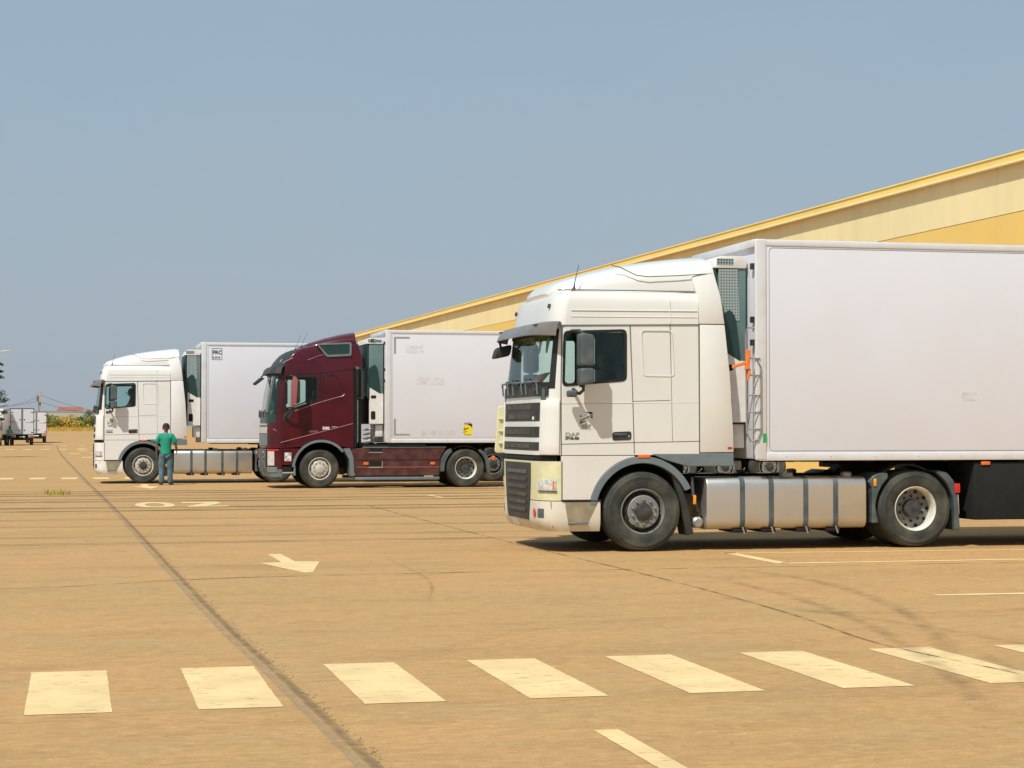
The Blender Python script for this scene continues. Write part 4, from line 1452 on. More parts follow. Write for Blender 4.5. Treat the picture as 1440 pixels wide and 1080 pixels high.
        for poly in ([(.35, .98), (.98, .98), (.98, .66), (.8, .80)], [(0, .52), (0, .42), (.6, .62), (.6, .68)], [(0, .30), (.0, .22), (.5, .42)], [(.05, .70), (.05, .60), (.25, .62)]):
            b.prism([(X + u * .24, 1.38 + v * .32) for u, v in poly], -W - .005, -W - .003)
        b.build('sticker_symbol', M['decal_black'], st_)
        b = MB().prism([(X + .01, 1.68), (X + .23, 1.68), (X + .20, 1.73), (X + .02, 1.73)], -W - .005, -W - .003)
        b.build('sticker_band', M['decal_purple'], st_)
        text('sticker_words', 'ANGLES MORTS', .028, (X + .015, -W - .004, 1.395), M['decal_black'], st_)
        text('unit_mark', 'K', .14, (xa + .10, -RW - .004, zr1 - .125), M['decal_black'], R_, bold=.008)
        bx('unit_name_plate', M['plastic_light'], R_, xa + .2, xb - .05, -RW - .004, -RW - .0005, zr1 - .12, zr1 - .05, 0)
    if kind == 1:
        o = MB().ring([(x0 + .26, z1 - .50), (x0 + .56, z1 - .50), (x0 + .56, z1 - .16), (x0 + .26, z1 - .16)],
                      [(x0 + .28, z1 - .48), (x0 + .54, z1 - .48), (x0 + .54, z1 - .18), (x0 + .28, z1 - .18)], -W - .002, -W - .004).build('mark_frame', M['decal_grey'], T)
        text('class_mark', 'FRC', .15, (x0 + .285, -W - .003, z1 - .335), M['decal_black'], T, bold=.005)
        text('class_mark', '6-2018', .075, (x0 + .285, -W - .003, z1 - .455), M['decal_black'], T, bold=.002)
    if kind in (2, 3):
        spots = ((.82, 2.72, .75, .22), (.95, 1.36, .9, .16), (.5, 3.55, .5, .25)) if kind == 2 else ((2.9, 1.95, .22, .12), (4.4, 1.50, .12, .08))
        for px, pz, w_, h_ in spots:
            MB().box(x0 + px, x0 + px + w_, -W - .0016, -W - .0008, pz, pz + h_).build('scuffed_patch', M['scuff'], T)
    # undercarriage
    ch = MB()
    for s in (-1, 1):
        ch.box(x0 + .3, x0 + 3.2, s * .45 - .05, s * .45 + .05, z0 - .03, z0 + .02)
        ch.box(x0 + 3.2, x0 + 4.0, s * .45 - .05, s * .45 + .05, z0 - .15, z0 + .02)
        ch.box(x0 + 4.0, xe, s * .45 - .05, s * .45 + .05, z0 - .32, z0 + .02)
    x = x0 + .5
    while x < xe:
        ch.box(x - .03, x + .03, -W + .05, W - .05, z0 - (.02 if x < x0 + 3.0 else .09), z0 + .02)
        x += 1.1
    ch.box(x0 + .9, x0 + 2.9, -.6, .6, z0 - .03, z0 + .02)
    ch.build('chassis_frame', M['matte_black'], T, .006, 1)
    for s in (-1, 1):
        g = bx('landing_leg', M['matte_black'], T, x0 + 4.15, x0 + 4.30, min(s * .75, s * .90), max(s * .75, s * .90), .45, z0, .01)
        bx('leg_foot', M['matte_black'], g, x0 + 4.05, x0 + 4.40, min(s * .68, s * .97), max(s * .68, s * .97), .40, .45, .01)
        pb = bx('pallet_box', M['matte_black'], T, (4.62 if kind == 3 else x0 + 4.6), x0 + 7.0, min(s * (W - .02), s * .5), max(s * (W - .02), s * .5), .36, z0 - .03, .02)
        for k, ax_ in enumerate(axles):
            wheel(T, ax_ + x0 - .35, s, style='grey', yout=1.25)
    axm = MB()
    for ax_ in axles:
        axm.tube([(ax_ + x0 - .35, -1.1, .515), (ax_ + x0 - .35, 1.1, .515)], .075, 10)
        axm.box(ax_ + x0 - .8, ax_ + x0 - .2, -.55, -.4, .5, .9)
        axm.box(ax_ + x0 - .8, ax_ + x0 - .2, .4, .55, .5, .9)
    axm.build('axles', M['matte_black'], T)
    bx('rear_bumper', M['matte_black'], T, xe - .2, xe - .08, -1.2, 1.2, .45, .60, .02)
    bx('rear_light_bar', M['lamp_red'], T, xe - .08, xe - .06, -1.15, 1.15, .75, .85, .005)
    for s in (-1, 1):
        d = bx('rear_door', M['trailer'], T, xe, xe + .05, min(s * .01, s * (W - .02)), max(s * .01, s * (W - .02)), z0 + .05, z1 - .05, .01)
        MB().tube([(xe + .08, s * .2, z0 + .1), (xe + .08, s * .2, z1 - .1)], .018, 6).build('lock_bar', M['steel'], d)
    return T


# ------------------------------------------------------------------ ground and markings
def ground_sheet():
    ys = [-60, -20, 0, 8, 16, 24, 32, 40, 50, 60, 80, 100, 130, 160, 200, 230, 260, 300, 400, 700, 1500, 4000]
    xs = [-3000, -600, -200, -60, -30, -15, -8, -4, 0, 4, 8, 12, 16, 24, 40, 80, 200, 600, 3000]
    rows = []
    for y in ys:
        t = max(0, min(1, (y - 200) / 100))
        z = 1.1 * t * t * (3 - 2 * t)
        rows.append([(x, y, z) for x in xs])
    o = MB().grid(rows).build('parking_ground', M['ground'], None, merge=False)
    o['kind'] = 'structure'
    return o


G = ground_sheet()


def flat(name, polys, m, z, parent=G, label=None, holes=None):
    b = MB()
    for p in polys:
        b.add([(x, y, z) for x, y in p], [tuple(range(len(p)))])
    o = b.build(name, m, parent)
    if label: o['label'] = label
    return o


def ragged(pts, step=.05, amp=.0025):
    """slightly uneven outline for sprayed paint"""
    out = []
    n = len(pts)
    for i in range(n):
        a, b = Vector(pts[i]), Vector(pts[(i + 1) % n])
        k = max(1, int((b - a).length / step))
        nn = Vector((-(b - a).y, (b - a).x)).normalized()
        for j in range(k):
            q = a + (b - a) * (j / k) + nn * random.uniform(-amp, amp)
            out.append((q.x, q.y))
    return out


for k in range(9):
    x0 = -.30 + .985 * k
    x0 = {0: -.27, 1: .69}.get(k, 1.64 + .985 * (k - 2))
    flat('crossing_stripe', [ragged([(x0, 10.88), (x0 + .48, 10.88), (x0 + .48, 12.76), (x0, 12.76)])], M['marking'], .003)
flat('lane_line', [ragged([(2.675, 7.6), (2.81, 7.6), (2.81, 9.67), (2.675, 9.67)])], M['marking'], .003)


def arrow(cx, y0, L_, wh, ws, hl):
    return [(cx, y0), (cx + wh / 2, y0 + hl), (cx + ws / 2, y0 + hl), (cx + ws / 2, y0 + L_), (cx - ws / 2, y0 + L_), (cx - ws / 2, y0 + hl), (cx - wh / 2, y0 + hl)]


# near arrow as seen: blunt head pointing to the viewer's right
flat('road_arrow', [ragged([(2.37, 23.95), (2.54, 23.98), (2.56, 22.62), (2.85, 22.55), (2.56, 20.85), (2.46, 20.82), (2.13, 22.42), (2.39, 22.50)])], M['marking'], .003)
flat('road_arrow', [[(1.78, 54.2), (1.98, 54.2), (1.98, 52.4), (2.25, 52.3), (1.95, 50.2), (1.50, 52.2), (1.78, 52.3)]], M['marking'], .003)
# painted bay number 02
nb = MB()
oc = [(1.61 + .40 * math.cos(2 * PI * k / 32), 39.75 + 1.45 * math.sin(2 * PI * k / 32)) for k in range(32)]
ic = [(1.61 + .20 * math.cos(2 * PI * k / 32), 39.75 + .85 * math.sin(2 * PI * k / 32)) for k in range(32)]
nb.add([(x, y, .003) for x, y in oc + ic], [(i, (i + 1) % 32, (i + 1) % 32 + 32, i + 32) for i in range(32)])
nb.build('painted_digit_zero', M['marking'], G)
flat('painted_digit_two', [[(2.22, 41.2), (2.98, 41.2), (3.02, 40.4), (2.62, 39.05), (3.05, 39.05), (3.05, 38.5), (2.20, 38.5), (2.22, 38.9), (2.72, 40.55), (2.22, 40.55)]], M['marking'], .003)


def line(p, q, wd, m=None, z=.003, name='bay_line'):
    a, b = Vector(p), Vector(q)
    nn = Vector((-(b - a).y, (b - a).x)).normalized() * wd / 2
    return flat(name, [ragged([tuple(a - nn), tuple(b - nn), tuple(b + nn), tuple(a + nn)], .4, .003)], m or M['marking'], z)


line((8.12, 22.9), (8.12, 21.0), .16)
line((8.12, 21.0), (14.0, 21.0), .13)
line((8.0, 22.85), (14.0, 22.55), .10)
line((8.0, 16.7), (14.0, 16.6), .13)
line((8.15, 44.0), (8.15, 42.3), .16)
line((8.15, 42.3), (15.0, 42.1), .14)
line((7.7, 44.2), (16.0, 44.1), .13)
line((4.6, 47.4), (12, 47.4), .10)
for k in range(-4, 5):
    x = -2.35 + k * .97 if k else -2.35
    line((x + .0, 60.9), (x + .48, 60.9), 1.9)
for k in range(-6, 8):
    line((-4.9 + k * 1.25, 141.5), (-4.3 + k * 1.25, 141.5), 3.2)
for x, y in ((-1.2, 170), (.3, 171), (-2.6, 166), (.3, 132.3), (.35, 103.6), (1.0, 103.9), (2.0, 104), (-.3, 117), (.9, 118), (.3, 146), (1.2, 158), (-.6, 190), (-2.0, 196), (1.3, 190)):
    line((x, y), (x + .6, y), 2.2, name='faded_mark')


def strip(name, pts, wd, m, z, parent=G, soft=True, n=4):
    """strip of thin coat along a path, cover fading to both edges"""
    P = [Vector(p) for p in pts]
    # resample smooth
    Q = []
    for i in range(len(P) - 1):
        p0 = P[max(i - 1, 0)]
        p1, p2 = P[i], P[i + 1]
        p3 = P[min(i + 2, len(P) - 1)]
        for k in range(8):
            t = k / 8
            Q.append(.5 * ((2 * p1) + (p2 - p0) * t + (2 * p0 - 5 * p1 + 4 * p2 - p3) * t * t + (3 * p1 - p0 - 3 * p2 + p3) * t ** 3))
    Q.append(P[-1])
    rows = []
    for i, q in enumerate(Q):
        d = (Q[min(i + 1, len(Q) - 1)] - Q[max(i - 1, 0)]).normalized()
        nn = Vector((-d.y, d.x))
        rows.append([(q.x + nn.x * wd * (j / n - .5), q.y + nn.y * wd * (j / n - .5), z) for j in range(n + 1)])
    me = bpy.data.meshes.new(name)
    v = [p for r_ in rows for p in r_]
    f = [(i * (n + 1) + j, i * (n + 1) + j + 1, (i + 1) * (n + 1) + j + 1, (i + 1) * (n + 1) + j) for i in range(len(rows) - 1) for j in range(n)]
    me.from_pydata(v, [], f)
    at = me.attributes.new('cover', 'FLOAT', 'POINT')
    for i in range(len(rows)):
        e = min(1, i / 4, (len(rows) - 1 - i) / 4)
        for j in range(n + 1):
            c = (1 - abs(2 * j / n - 1) ** 1.5) if soft else 1
            at.data[i * (n + 1) + j].value = c * e
    me.materials.append(m)
    o = bpy.data.objects.new(name, me)
    COL.objects.link(o)
    o.parent = parent
    return o


sealp = [(-1.6, 175), (-.88, 120), (.26, 61.1), (.52, 49), (.80, 36), (1.02, 24), (1.17, 16), (1.27, 12.8), (1.33, 10.7), (1.38, 8.8), (1.42, 7)]
strip('joint_sealant', [(x - .055, y) for x, y in sealp], .05, M['sealpale'], .0035, soft=False, n=1)
strip('joint_sealant', [(x + .01, y) for x, y in sealp], .085, M['seal'], .0045, n=6)
def seal_x(y):
    for (xa, ya), (xb, yb) in zip(sealp, sealp[1:]):
        if ya >= y >= yb: return xa + (xb - xa) * (ya - y) / (ya - yb)
    return sealp[-1][0]


# broken crumbs of sealant beside the joint
cr = MB()
for k in range(330):
    y = 7.2 + 20 * random.random() ** 1.6
    x = seal_x(y) + random.gauss(.065, .022)
    a = random.uniform(0, PI)
    l_, w_ = random.uniform(.004, .018), random.uniform(.003, .006)
    ca, sa = math.cos(a), math.sin(a) * 1.5
    cr.add([(x - ca * l_, y - sa * l_, .0005), (x + sa * w_, y - ca * w_, .0005), (x + ca * l_, y + sa * l_, .0005), (x, y, .006)], [(0, 1, 3), (1, 2, 3), (2, 0, 3)])
o = cr.build('sealant_crumbs', mat('crumbled_sealant', (.27, .19, .105), .9), G, merge=False)
o['kind'] = 'stuff'
strip('paving_joint', [(-6, 18.9), (-.71, 19.4), (1.02, 20.1), (2.13, 20.36), (4.57, 20.5), (8, 20.5), (14, 20.6)], .045, M['joint'], .0035, soft=False, n=1)
strip('paving_joint', [(-6, 34.6), (-1.31, 35.3), (.75, 36.6), (3.24, 37.9), (9, 38.6)], .06, M['joint'], .0035, soft=False, n=1)
strip('paving_joint', [(5.86, 38.8), (5.86, 32), (5.9, 26.2), (6.05, 19.3), (5.99, 15.5), (5.80, 13.1), (5.97, 11.2), (6.2, 8)], .03, M['joint'], .0055, soft=False, n=1)
# tyre marks
TM = M['tyremark']
strip('tyre_mark', [(6.6, 19.5), (6.62, 17.5), (6.45, 15.5), (6.1, 13.6), (5.6, 11.6), (4.9, 9.5)], .20, TM, .0095)
strip('tyre_mark', [(7.2, 20.3), (7.5, 18.6), (7.3, 16.6), (6.9, 14.9), (6.5, 13.6), (5.9, 12.0)], .22, TM, .0105)
strip('tyre_mark', [(5.9, 17.2), (6.1, 16.0), (6.6, 14.2), (6.8, 12.6), (6.6, 10.5)], .16, TM, .0115)
strip('tyre_mark', [(9.5, 16.2), (8.6, 15.4), (7.6, 15.1), (6.7, 15.2), (6.0, 15.6)], .22, TM, .0125)
strip('tyre_mark', [(6.3, 12.6), (6.0, 11.4), (5.6, 10.2), (5.4, 8.7)], .16, TM, .0135)
for k, (y, a) in enumerate(((46.8, .5), (45.2, -.2), (43.0, .3), (41.6, .1), (38.4, .2), (37.0, .4), (48.2, .3), (33.6, .3), (31.0, -.4), (28.2, .3), (26.6, .5))):
    strip('tyre_mark', [(-6 + k % 3, y - a), (-1, y - a * .3), (3, y), (8, y + a * .4), (15, y + a)], .5 if y > 36 else .18, M['tyreband'], .010 + .0007 * k)
for (p, q, r_) in (((2.2, 12.8), (3.6, 14.6), (5.4, 15.3)), ((.1, 25.5), (.9, 27.5), (1.2, 30)), ((-.6, 29), (0, 28), (.3, 26.2)), ((3.1, 16.8), (3.6, 19.5), (3.7, 23))):
    strip('tyre_mark', [p, q, r_], .06, TM, .0185)
# little weed patch growing from a joint
tuft = MB()
for k in range(90):
    x, y = random.gauss(-.42, .15), random.gauss(46.6, .3)
    h = random.uniform(.04, .16)
    a = random.uniform(0, PI)
    dx, dy = math.cos(a) * .015, math.sin(a) * .015
    tuft.add([(x - dx, y - dy, 0), (x + dx, y + dy, 0), (x + random.uniform(-.05, .05), y + random.uniform(-.05, .05), h)], [(0, 1, 2)])
o = tuft.build('weeds', M['leaf_olive'], None, merge=False)
o['kind'] = 'stuff'
# scattered grit
gr = MB()
for k in range(170):
    y = random.uniform(8.3, 19)
    x = random.uniform(-1.5, 1.0 + y * .62)
    s_ = random.uniform(.003, .007)
    gr.add([(x - s_, y, 0), (x, y - s_, 0), (x + s_, y, 0), (x, y + s_, 0), (x, y, s_ * .5)], [(0, 1, 4), (1, 2, 4), (2, 3, 4), (3, 0, 4)])
o = gr.build('grit', mat('dark_grit', (.12, .09, .06), .9), None, merge=False)
o['kind'] = 'stuff'

# ------------------------------------------------------------------ warehouse
BA = math.atan2(-.030, 1)          # wall runs almost along the view of the bays
WH = empty('warehouse', (25.95, 0, 0), math.atan(.030), 'long yellow warehouse with sloping-away eaves line behind the parked trailers', 'building')
# local frame: y runs along the wall, x into the building; eave edge at x=0
Y0, Y1 = -6.0, 262.0
OV = .17
for k in range(int((Y1 - Y0) / 6.7)):
    a = Y0 + k * 6.7
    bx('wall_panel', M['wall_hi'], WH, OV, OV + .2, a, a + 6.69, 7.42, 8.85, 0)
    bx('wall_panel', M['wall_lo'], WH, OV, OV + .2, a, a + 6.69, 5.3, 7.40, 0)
for k in range(26):
    a = Y0 + k * 10.3
    bx('fascia_sheet', M['fascia'], WH, -.02, .06, a, a + 10.29, 8.763, 8.95, 0)
bx('fascia_cap', M['fascia'], WH, -.05, .1, Y0, Y1, 8.953, 9.0, .01)
bx('gutter', M['gutter'], WH, -.055, .06, Y0, Y1, 8.70, 8.76, .015)
bx('soffit', M['fascia'], WH, .063, OV + .2, Y0, Y1, 8.855, 8.89, 0)
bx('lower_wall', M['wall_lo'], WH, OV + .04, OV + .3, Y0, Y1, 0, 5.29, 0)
MB().add([(.05, Y0, 8.96), (.05, Y1, 8.96), (30, Y1, 11.5), (30, Y0, 11.5)], [(0, 1, 2, 3)]).build('roof', M['roof'], WH)
bx('end_wall', M['wall_lo'], WH, OV + .3, 40, Y1 - .3, Y1 - .05, 0, 8.9, 0)
for k in range(34):
    y = 3.6 + k * 5.0
    d = bx('dock_door', M['door'], WH, OV - .02, OV + .03, y - 1.4, y + 1.4, 1.2, 4.6, .01)
    bx('dock_frame', M['black'], d, OV - .12, OV - .02, y - 1.75, y - 1.42, 1.1, 5.0, .01)
    bx('dock_frame', M['black'], d, OV - .12, OV - .02, y + 1.42, y + 1.75, 1.1, 5.0, .01)

# ------------------------------------------------------------------ trucks
white_tractor((7.13, 24.62, 0), 'nearest white tractor unit with cream headlamp panels and smoked visor', True)
semi_trailer((7.13, 24.62, 0), 'largest plain white refrigerated trailer behind the nearest white tractor, ladder on its front corner', kind=3)
burgundy_tractor((6.26, 50.8, 0), 'burgundy high-roof tractor unit parked between the two white ones')
semi_trailer((6.26, 50.8, 0), 'white refrigerated trailer coupled to the burgundy tractor, yellow blind-spot sticker on its side', x0=1.76, z0=1.19, z1=4.18, kind=2, axles=(8.49, 9.79, 11.09))
white_tractor((1.89, 56.14, 0), 'farthest white tractor unit with a driver at the wheel and silver front wheels', False)
semi_trailer((1.89, 56.14, 0), 'white refrigerated trailer of the farthest truck with boxed FRC mark in its upper corner', x0=1.66, z0=1.15, z1=4.04, kind=1)

# orange strap tied to the ladder of the nearest trailer
ob = MB()
LX, LY = 7.13 + 1.40, 24.62 - 1.295 - .035
ob.prism([(LX - .035, 2.50), (LX + .03, 2.51), (LX + .02, 2.30), (LX + .015, 2.18), (LX - .045, 2.17), (LX - .03, 2.32)], LY - .03, LY + .02)
ob.prism([(LX - .22, 2.24), (LX - .22, 2.19), (LX - .05, 2.25), (LX + .0, 2.30), (LX - .06, 2.31)], LY - .02, LY + .01)
ob.prism([(LX + .0, 2.19), (LX + .035, 2.19), (LX + .02, 2.03), (LX - .02, 1.98)], LY - .02, LY + .0)
ob.v = [(x, y, 2.20 + (z - 1.98) * .78) for x, y, z in ob.v]
tag(ob.build('cargo_strap', M['orange_cloth'], None, .008, 1), 'orange strap tied round the ladder on the nearest trailer', 'strap')


# ------------------------------------------------------------------ people
def skin_mesh(name, verts, edges, m, parent, sub=2, root=0):
    me = bpy.data.meshes.new(name)
    me.from_pydata([v[:3] for v in verts], edges, [])
    o = bpy.data.objects.new(name, me)
    COL.objects.link(o)
    md = o.modifiers.new('skin', 'SKIN')
    md.use_smooth_shade = True
    dat = me.skin_vertices[0].data
    for i, v in enumerate(verts):
        r_ = v[3]
        dat[i].radius = r_ if isinstance(r_, tuple) else (r_, r_)
        dat[i].use_root = (i == root)
    sb = o.modifiers.new('sub', 'SUBSURF')
    sb.levels = sub
    sb.render_levels = sub
    dg = bpy.context.evaluated_depsgraph_get()
    dg.update()
    m2 = bpy.data.meshes.new_from_object(o.evaluated_get(dg))
    bpy.data.objects.remove(o)
    m2.name = name
    m2.materials.clear()
    m2.materials.append(m)
    for p in m2.polygons: p.use_smooth = True
    o = bpy.data.objects.new(name, m2)
    COL.objects.link(o)
    if parent: o.parent = parent
    return o


def chain(pts, start=None, off=0):
    V, E_ = [], []
    for i, p in enumerate(pts):
        V.append(p)
        if i: E_.append((off + i - 1, off + i))
        elif start is not None: E_.append((start, off))
    return V, E_


def person(loc, rz, label, shirt, trousers, cap=None, h=1.76, seated=False, hair=True, arms=None):
    """faces +y; body one surface, clothes over it"""
    P = empty('person', loc, rz, label, 'person')
    k = h / 1.76
    hip = 0.93
    V = [(0, 0, hip, (.12, .09))]
    E_ = []

    def add(pts, start):
        s0 = start
        for p in pts:
            V.append(p)
            E_.append((s0, len(V) - 1))
            s0 = len(V) - 1
        return s0
    ch = add([(0, 0, 1.08, (.125, .085)), (0, .0, 1.28, (.14, .10)), (0, -.01, 1.42, (.12, .085))], 0)
    add([(0, .0, 1.50, .055), (0, .02, 1.56, .052), (0, .03, 1.62, (.075, .085)), (0, .03, 1.69, (.075, .088)), (0, .02, 1.735, (.05, .06))], ch)
    A = arms or [[(.17, -.01, 1.43, .055), (.23, -.02, 1.32, .048), (.27, -.03, 1.13, .038), (.27, .05, .92, .028), (.27, .08, .86, (.035, .02))],
                 [(-.17, -.01, 1.43, .055), (-.23, -.02, 1.32, .048), (-.27, -.03, 1.13, .038), (-.26, .03, .90, .028), (-.26, .05, .84, (.035, .02))]]
    ends = []
    for a in A: ends.append((add(a, ch), a[-1]))
    if not seated:
        L_ = [[(.10, 0, .86, .095), (.12, .01, .50, .06), (.13, -.02, .10, .045)], [(-.10, 0, .86, .095), (-.12, .01, .50, .06), (-.12, -.02, .10, .045)]]
    else:
        L_ = [[(.11, .05, .92, .09), (.14, .46, .96, .065), (.14, .50, .55, .05)], [(-.11, .05, .92, .09), (-.14, .46, .96, .065), (-.14, .50, .55, .05)]]
    for a in L_: add(a, 0)
    # fingers: four of unequal length and a thumb on each hand
    for e, (x, y, z, _) in ends:
        sx = 1 if x > 0 else -1
        for q, (dy, ln) in enumerate(((-.03, .065), (-.01, .08), (.01, .075), (.03, .06))):
            add([(x, y + dy, z - .04, .010), (x - sx * .01, y + dy + .008, z - .04 - ln * .5, .009), (x - sx * .03, y + dy + .01, z - .04 - ln, .008)], e)
        add([(x - sx * .01, y + .04, z - .01, .011), (x - sx * .02, y + .06, z - .05, .009)], e)
    V2 = [(x * k, y * k, z * k, (tuple(c * k for c in r_) if isinstance(r_, tuple) else r_ * k)) for x, y, z, r_ in V]
    body = skin_mesh('body', V2, E_, M['skin'], P, 2)
    # clothes
    S = [(0, 0, .84 * k, (.16, .12)), (0, 0, .93 * k, (.158, .118)), (0, 0, 1.08 * k, (.155, .115)), (0, 0, 1.28 * k, (.17, .125)), (0, -.01, 1.41 * k, (.145, .105)), (0, 0, 1.465 * k, (.08, .075))]
    ES = [(0, 1), (1, 2), (2, 3), (3, 4), (4, 5)]
    for a in A:
        i = len(S)
        p0, p1, p2 = a[0], a[1], a[2]
        S += [(p0[0] * k, p0[1] * k, p0[2] * k, .085), (p1[0] * k, p1[1] * k, p1[2] * k, .078), ((p1[0] * .45 + p2[0] * .55) * k, (p1[1] * .45 + p2[1] * .55) * k, (p1[2] * .45 + p2[2] * .55) * k, .068)]
        ES += [(4, i), (i, i + 1), (i + 1, i + 2)]
    skin_mesh('shirt', S, ES, shirt, P, 2)
    J = [(0, 0, .95 * k, (.15, .112))]
    EJ = []
    jw = 1.12
    for a in L_:
        i = len(J)
        sg = 1 if a[0][0] > 0 else -1
        if not seated:
            J += [(a[0][0] * k, 0, .84 * k, .108), (a[0][0] * k * 1.08, .0, .66 * k, .092), (a[1][0] * k, .01, .48 * k, .078), (a[1][0] * k, -.01, .30 * k, .073), (a[2][0] * k, -.015, .12 * k, .070), (a[2][0] * k, -.01, .045 * k, .072)]
            EJ += [(0, i)] + [(i + q, i + q + 1) for q in range(5)]
        else:
            J += [(a[0][0], .08, .93, .11), (a[1][0], .46, .96, .085), (a[2][0], .50, .58, .07)]
            EJ += [(0, i), (i, i + 1), (i + 1, i + 2)]
    J = [(x, y, z, (rr if isinstance(rr, tuple) else rr * jw)) for x, y, z, rr in J]
    skin_mesh('trousers', J, EJ, trousers, P, 2)
    if not seated:
        for sg in (-1, 1):
            MB().prismz(roundpoly([(sg * .13 - .05, -.10), (sg * .13 + .05, -.10), (sg * .145 + .055, .18), (sg * .145 - .045, .18)], .04), 0.0, .085).build('shoe', M['shoe'], P, .02, 2)
    # head details
    hd = MB()
    zc = 1.675 * k
    hd.lathe([(.0005, .098), (.05, .085), (.085, .045), (.094, 0), (.092, -.03)], 16, (0, .02, zc + .005), axis='z')
    hr = hd.build('hair', M['hair'], P)
    for sg in (-1, 1):
        MB().lathe([(.0005, .015), (.02, .012), (.028, 0), (.02, -.012)], 8, (sg * .088, .02, zc - .045), axis='x').build('ear', M['skin'], P)
        MB().lathe([(.0005, .012), (.011, .004), (.012, -.004)], 8, (sg * .033, .118, zc - .03)).build('eye', M['decal_white'], P)
    MB().prism([(-.012, zc - .075), (.012, zc - .075), (.006, zc - .03), (-.006, zc - .03)], .10, .135).build('nose', M['skin'], P, .004, 1)
    bx('mouth', M['cap_red'], P, -.025, .025, .10, .118, zc - .10, zc - .09, .003)
    if cap:
        c = MB().lathe([(.0005, .118), (.055, .105), (.095, .055), (.103, 0), (.101, -.02)], 18, (0, .02, zc + .008), axis='z').build('cap', cap[0], P)
        MB().prismz(roundpoly([(-.07, .10), (.07, .10), (.06, .21), (-.06, .21)], .04), zc - .005, zc + .006).build('cap_peak', cap[0], c)
        if cap[1]:
            MB().lathe([(.1045, .0), (.1045, -.045), (.096, -.048)], 18, (0, .02, zc - .0), axis='z').build('cap_band', cap[1], c)
    return P


arm_forward = [[(.17, -.01, 1.43, .055), (.25, -.01, 1.30, .048), (.29, .02, 1.10, .038), (.30, .20, 1.00, .028), (.29, .25, .98, (.03, .03))],
               [(-.17, -.01, 1.43, .055), (-.24, -.02, 1.31, .048), (-.27, -.03, 1.11, .038), (-.27, .02, .89, .028), (-.27, .04, .83, (.035, .02))]]
person((2.47, 53.6, 0), R(-8), 'man seen from behind in green t-shirt and faded jeans, standing beside the farthest tractor', M['teal_shirt'], M['jeans'], (M['hair'], M['cap_red']), 1.68, arms=arm_forward)
drv = [[(.17, -.01, 1.43, .055), (.22, .08, 1.28, .048), (.22, .25, 1.16, .038), (.17, .42, 1.22, .03), (.16, .46, 1.24, (.035, .025))],
       [(-.17, -.01, 1.43, .055), (-.22, .08, 1.28, .048), (-.22, .25, 1.16, .038), (-.17, .42, 1.22, .03), (-.16, .46, 1.24, (.035, .025))]]
person((1.89 - .30, 56.14 - .70, .93), R(90), 'driver in a dark cap sitting behind the window of the farthest white tractor', M['cloth_dark'], M['jeans'], (M['hair'], None), 1.76, seated=True, arms=drv)


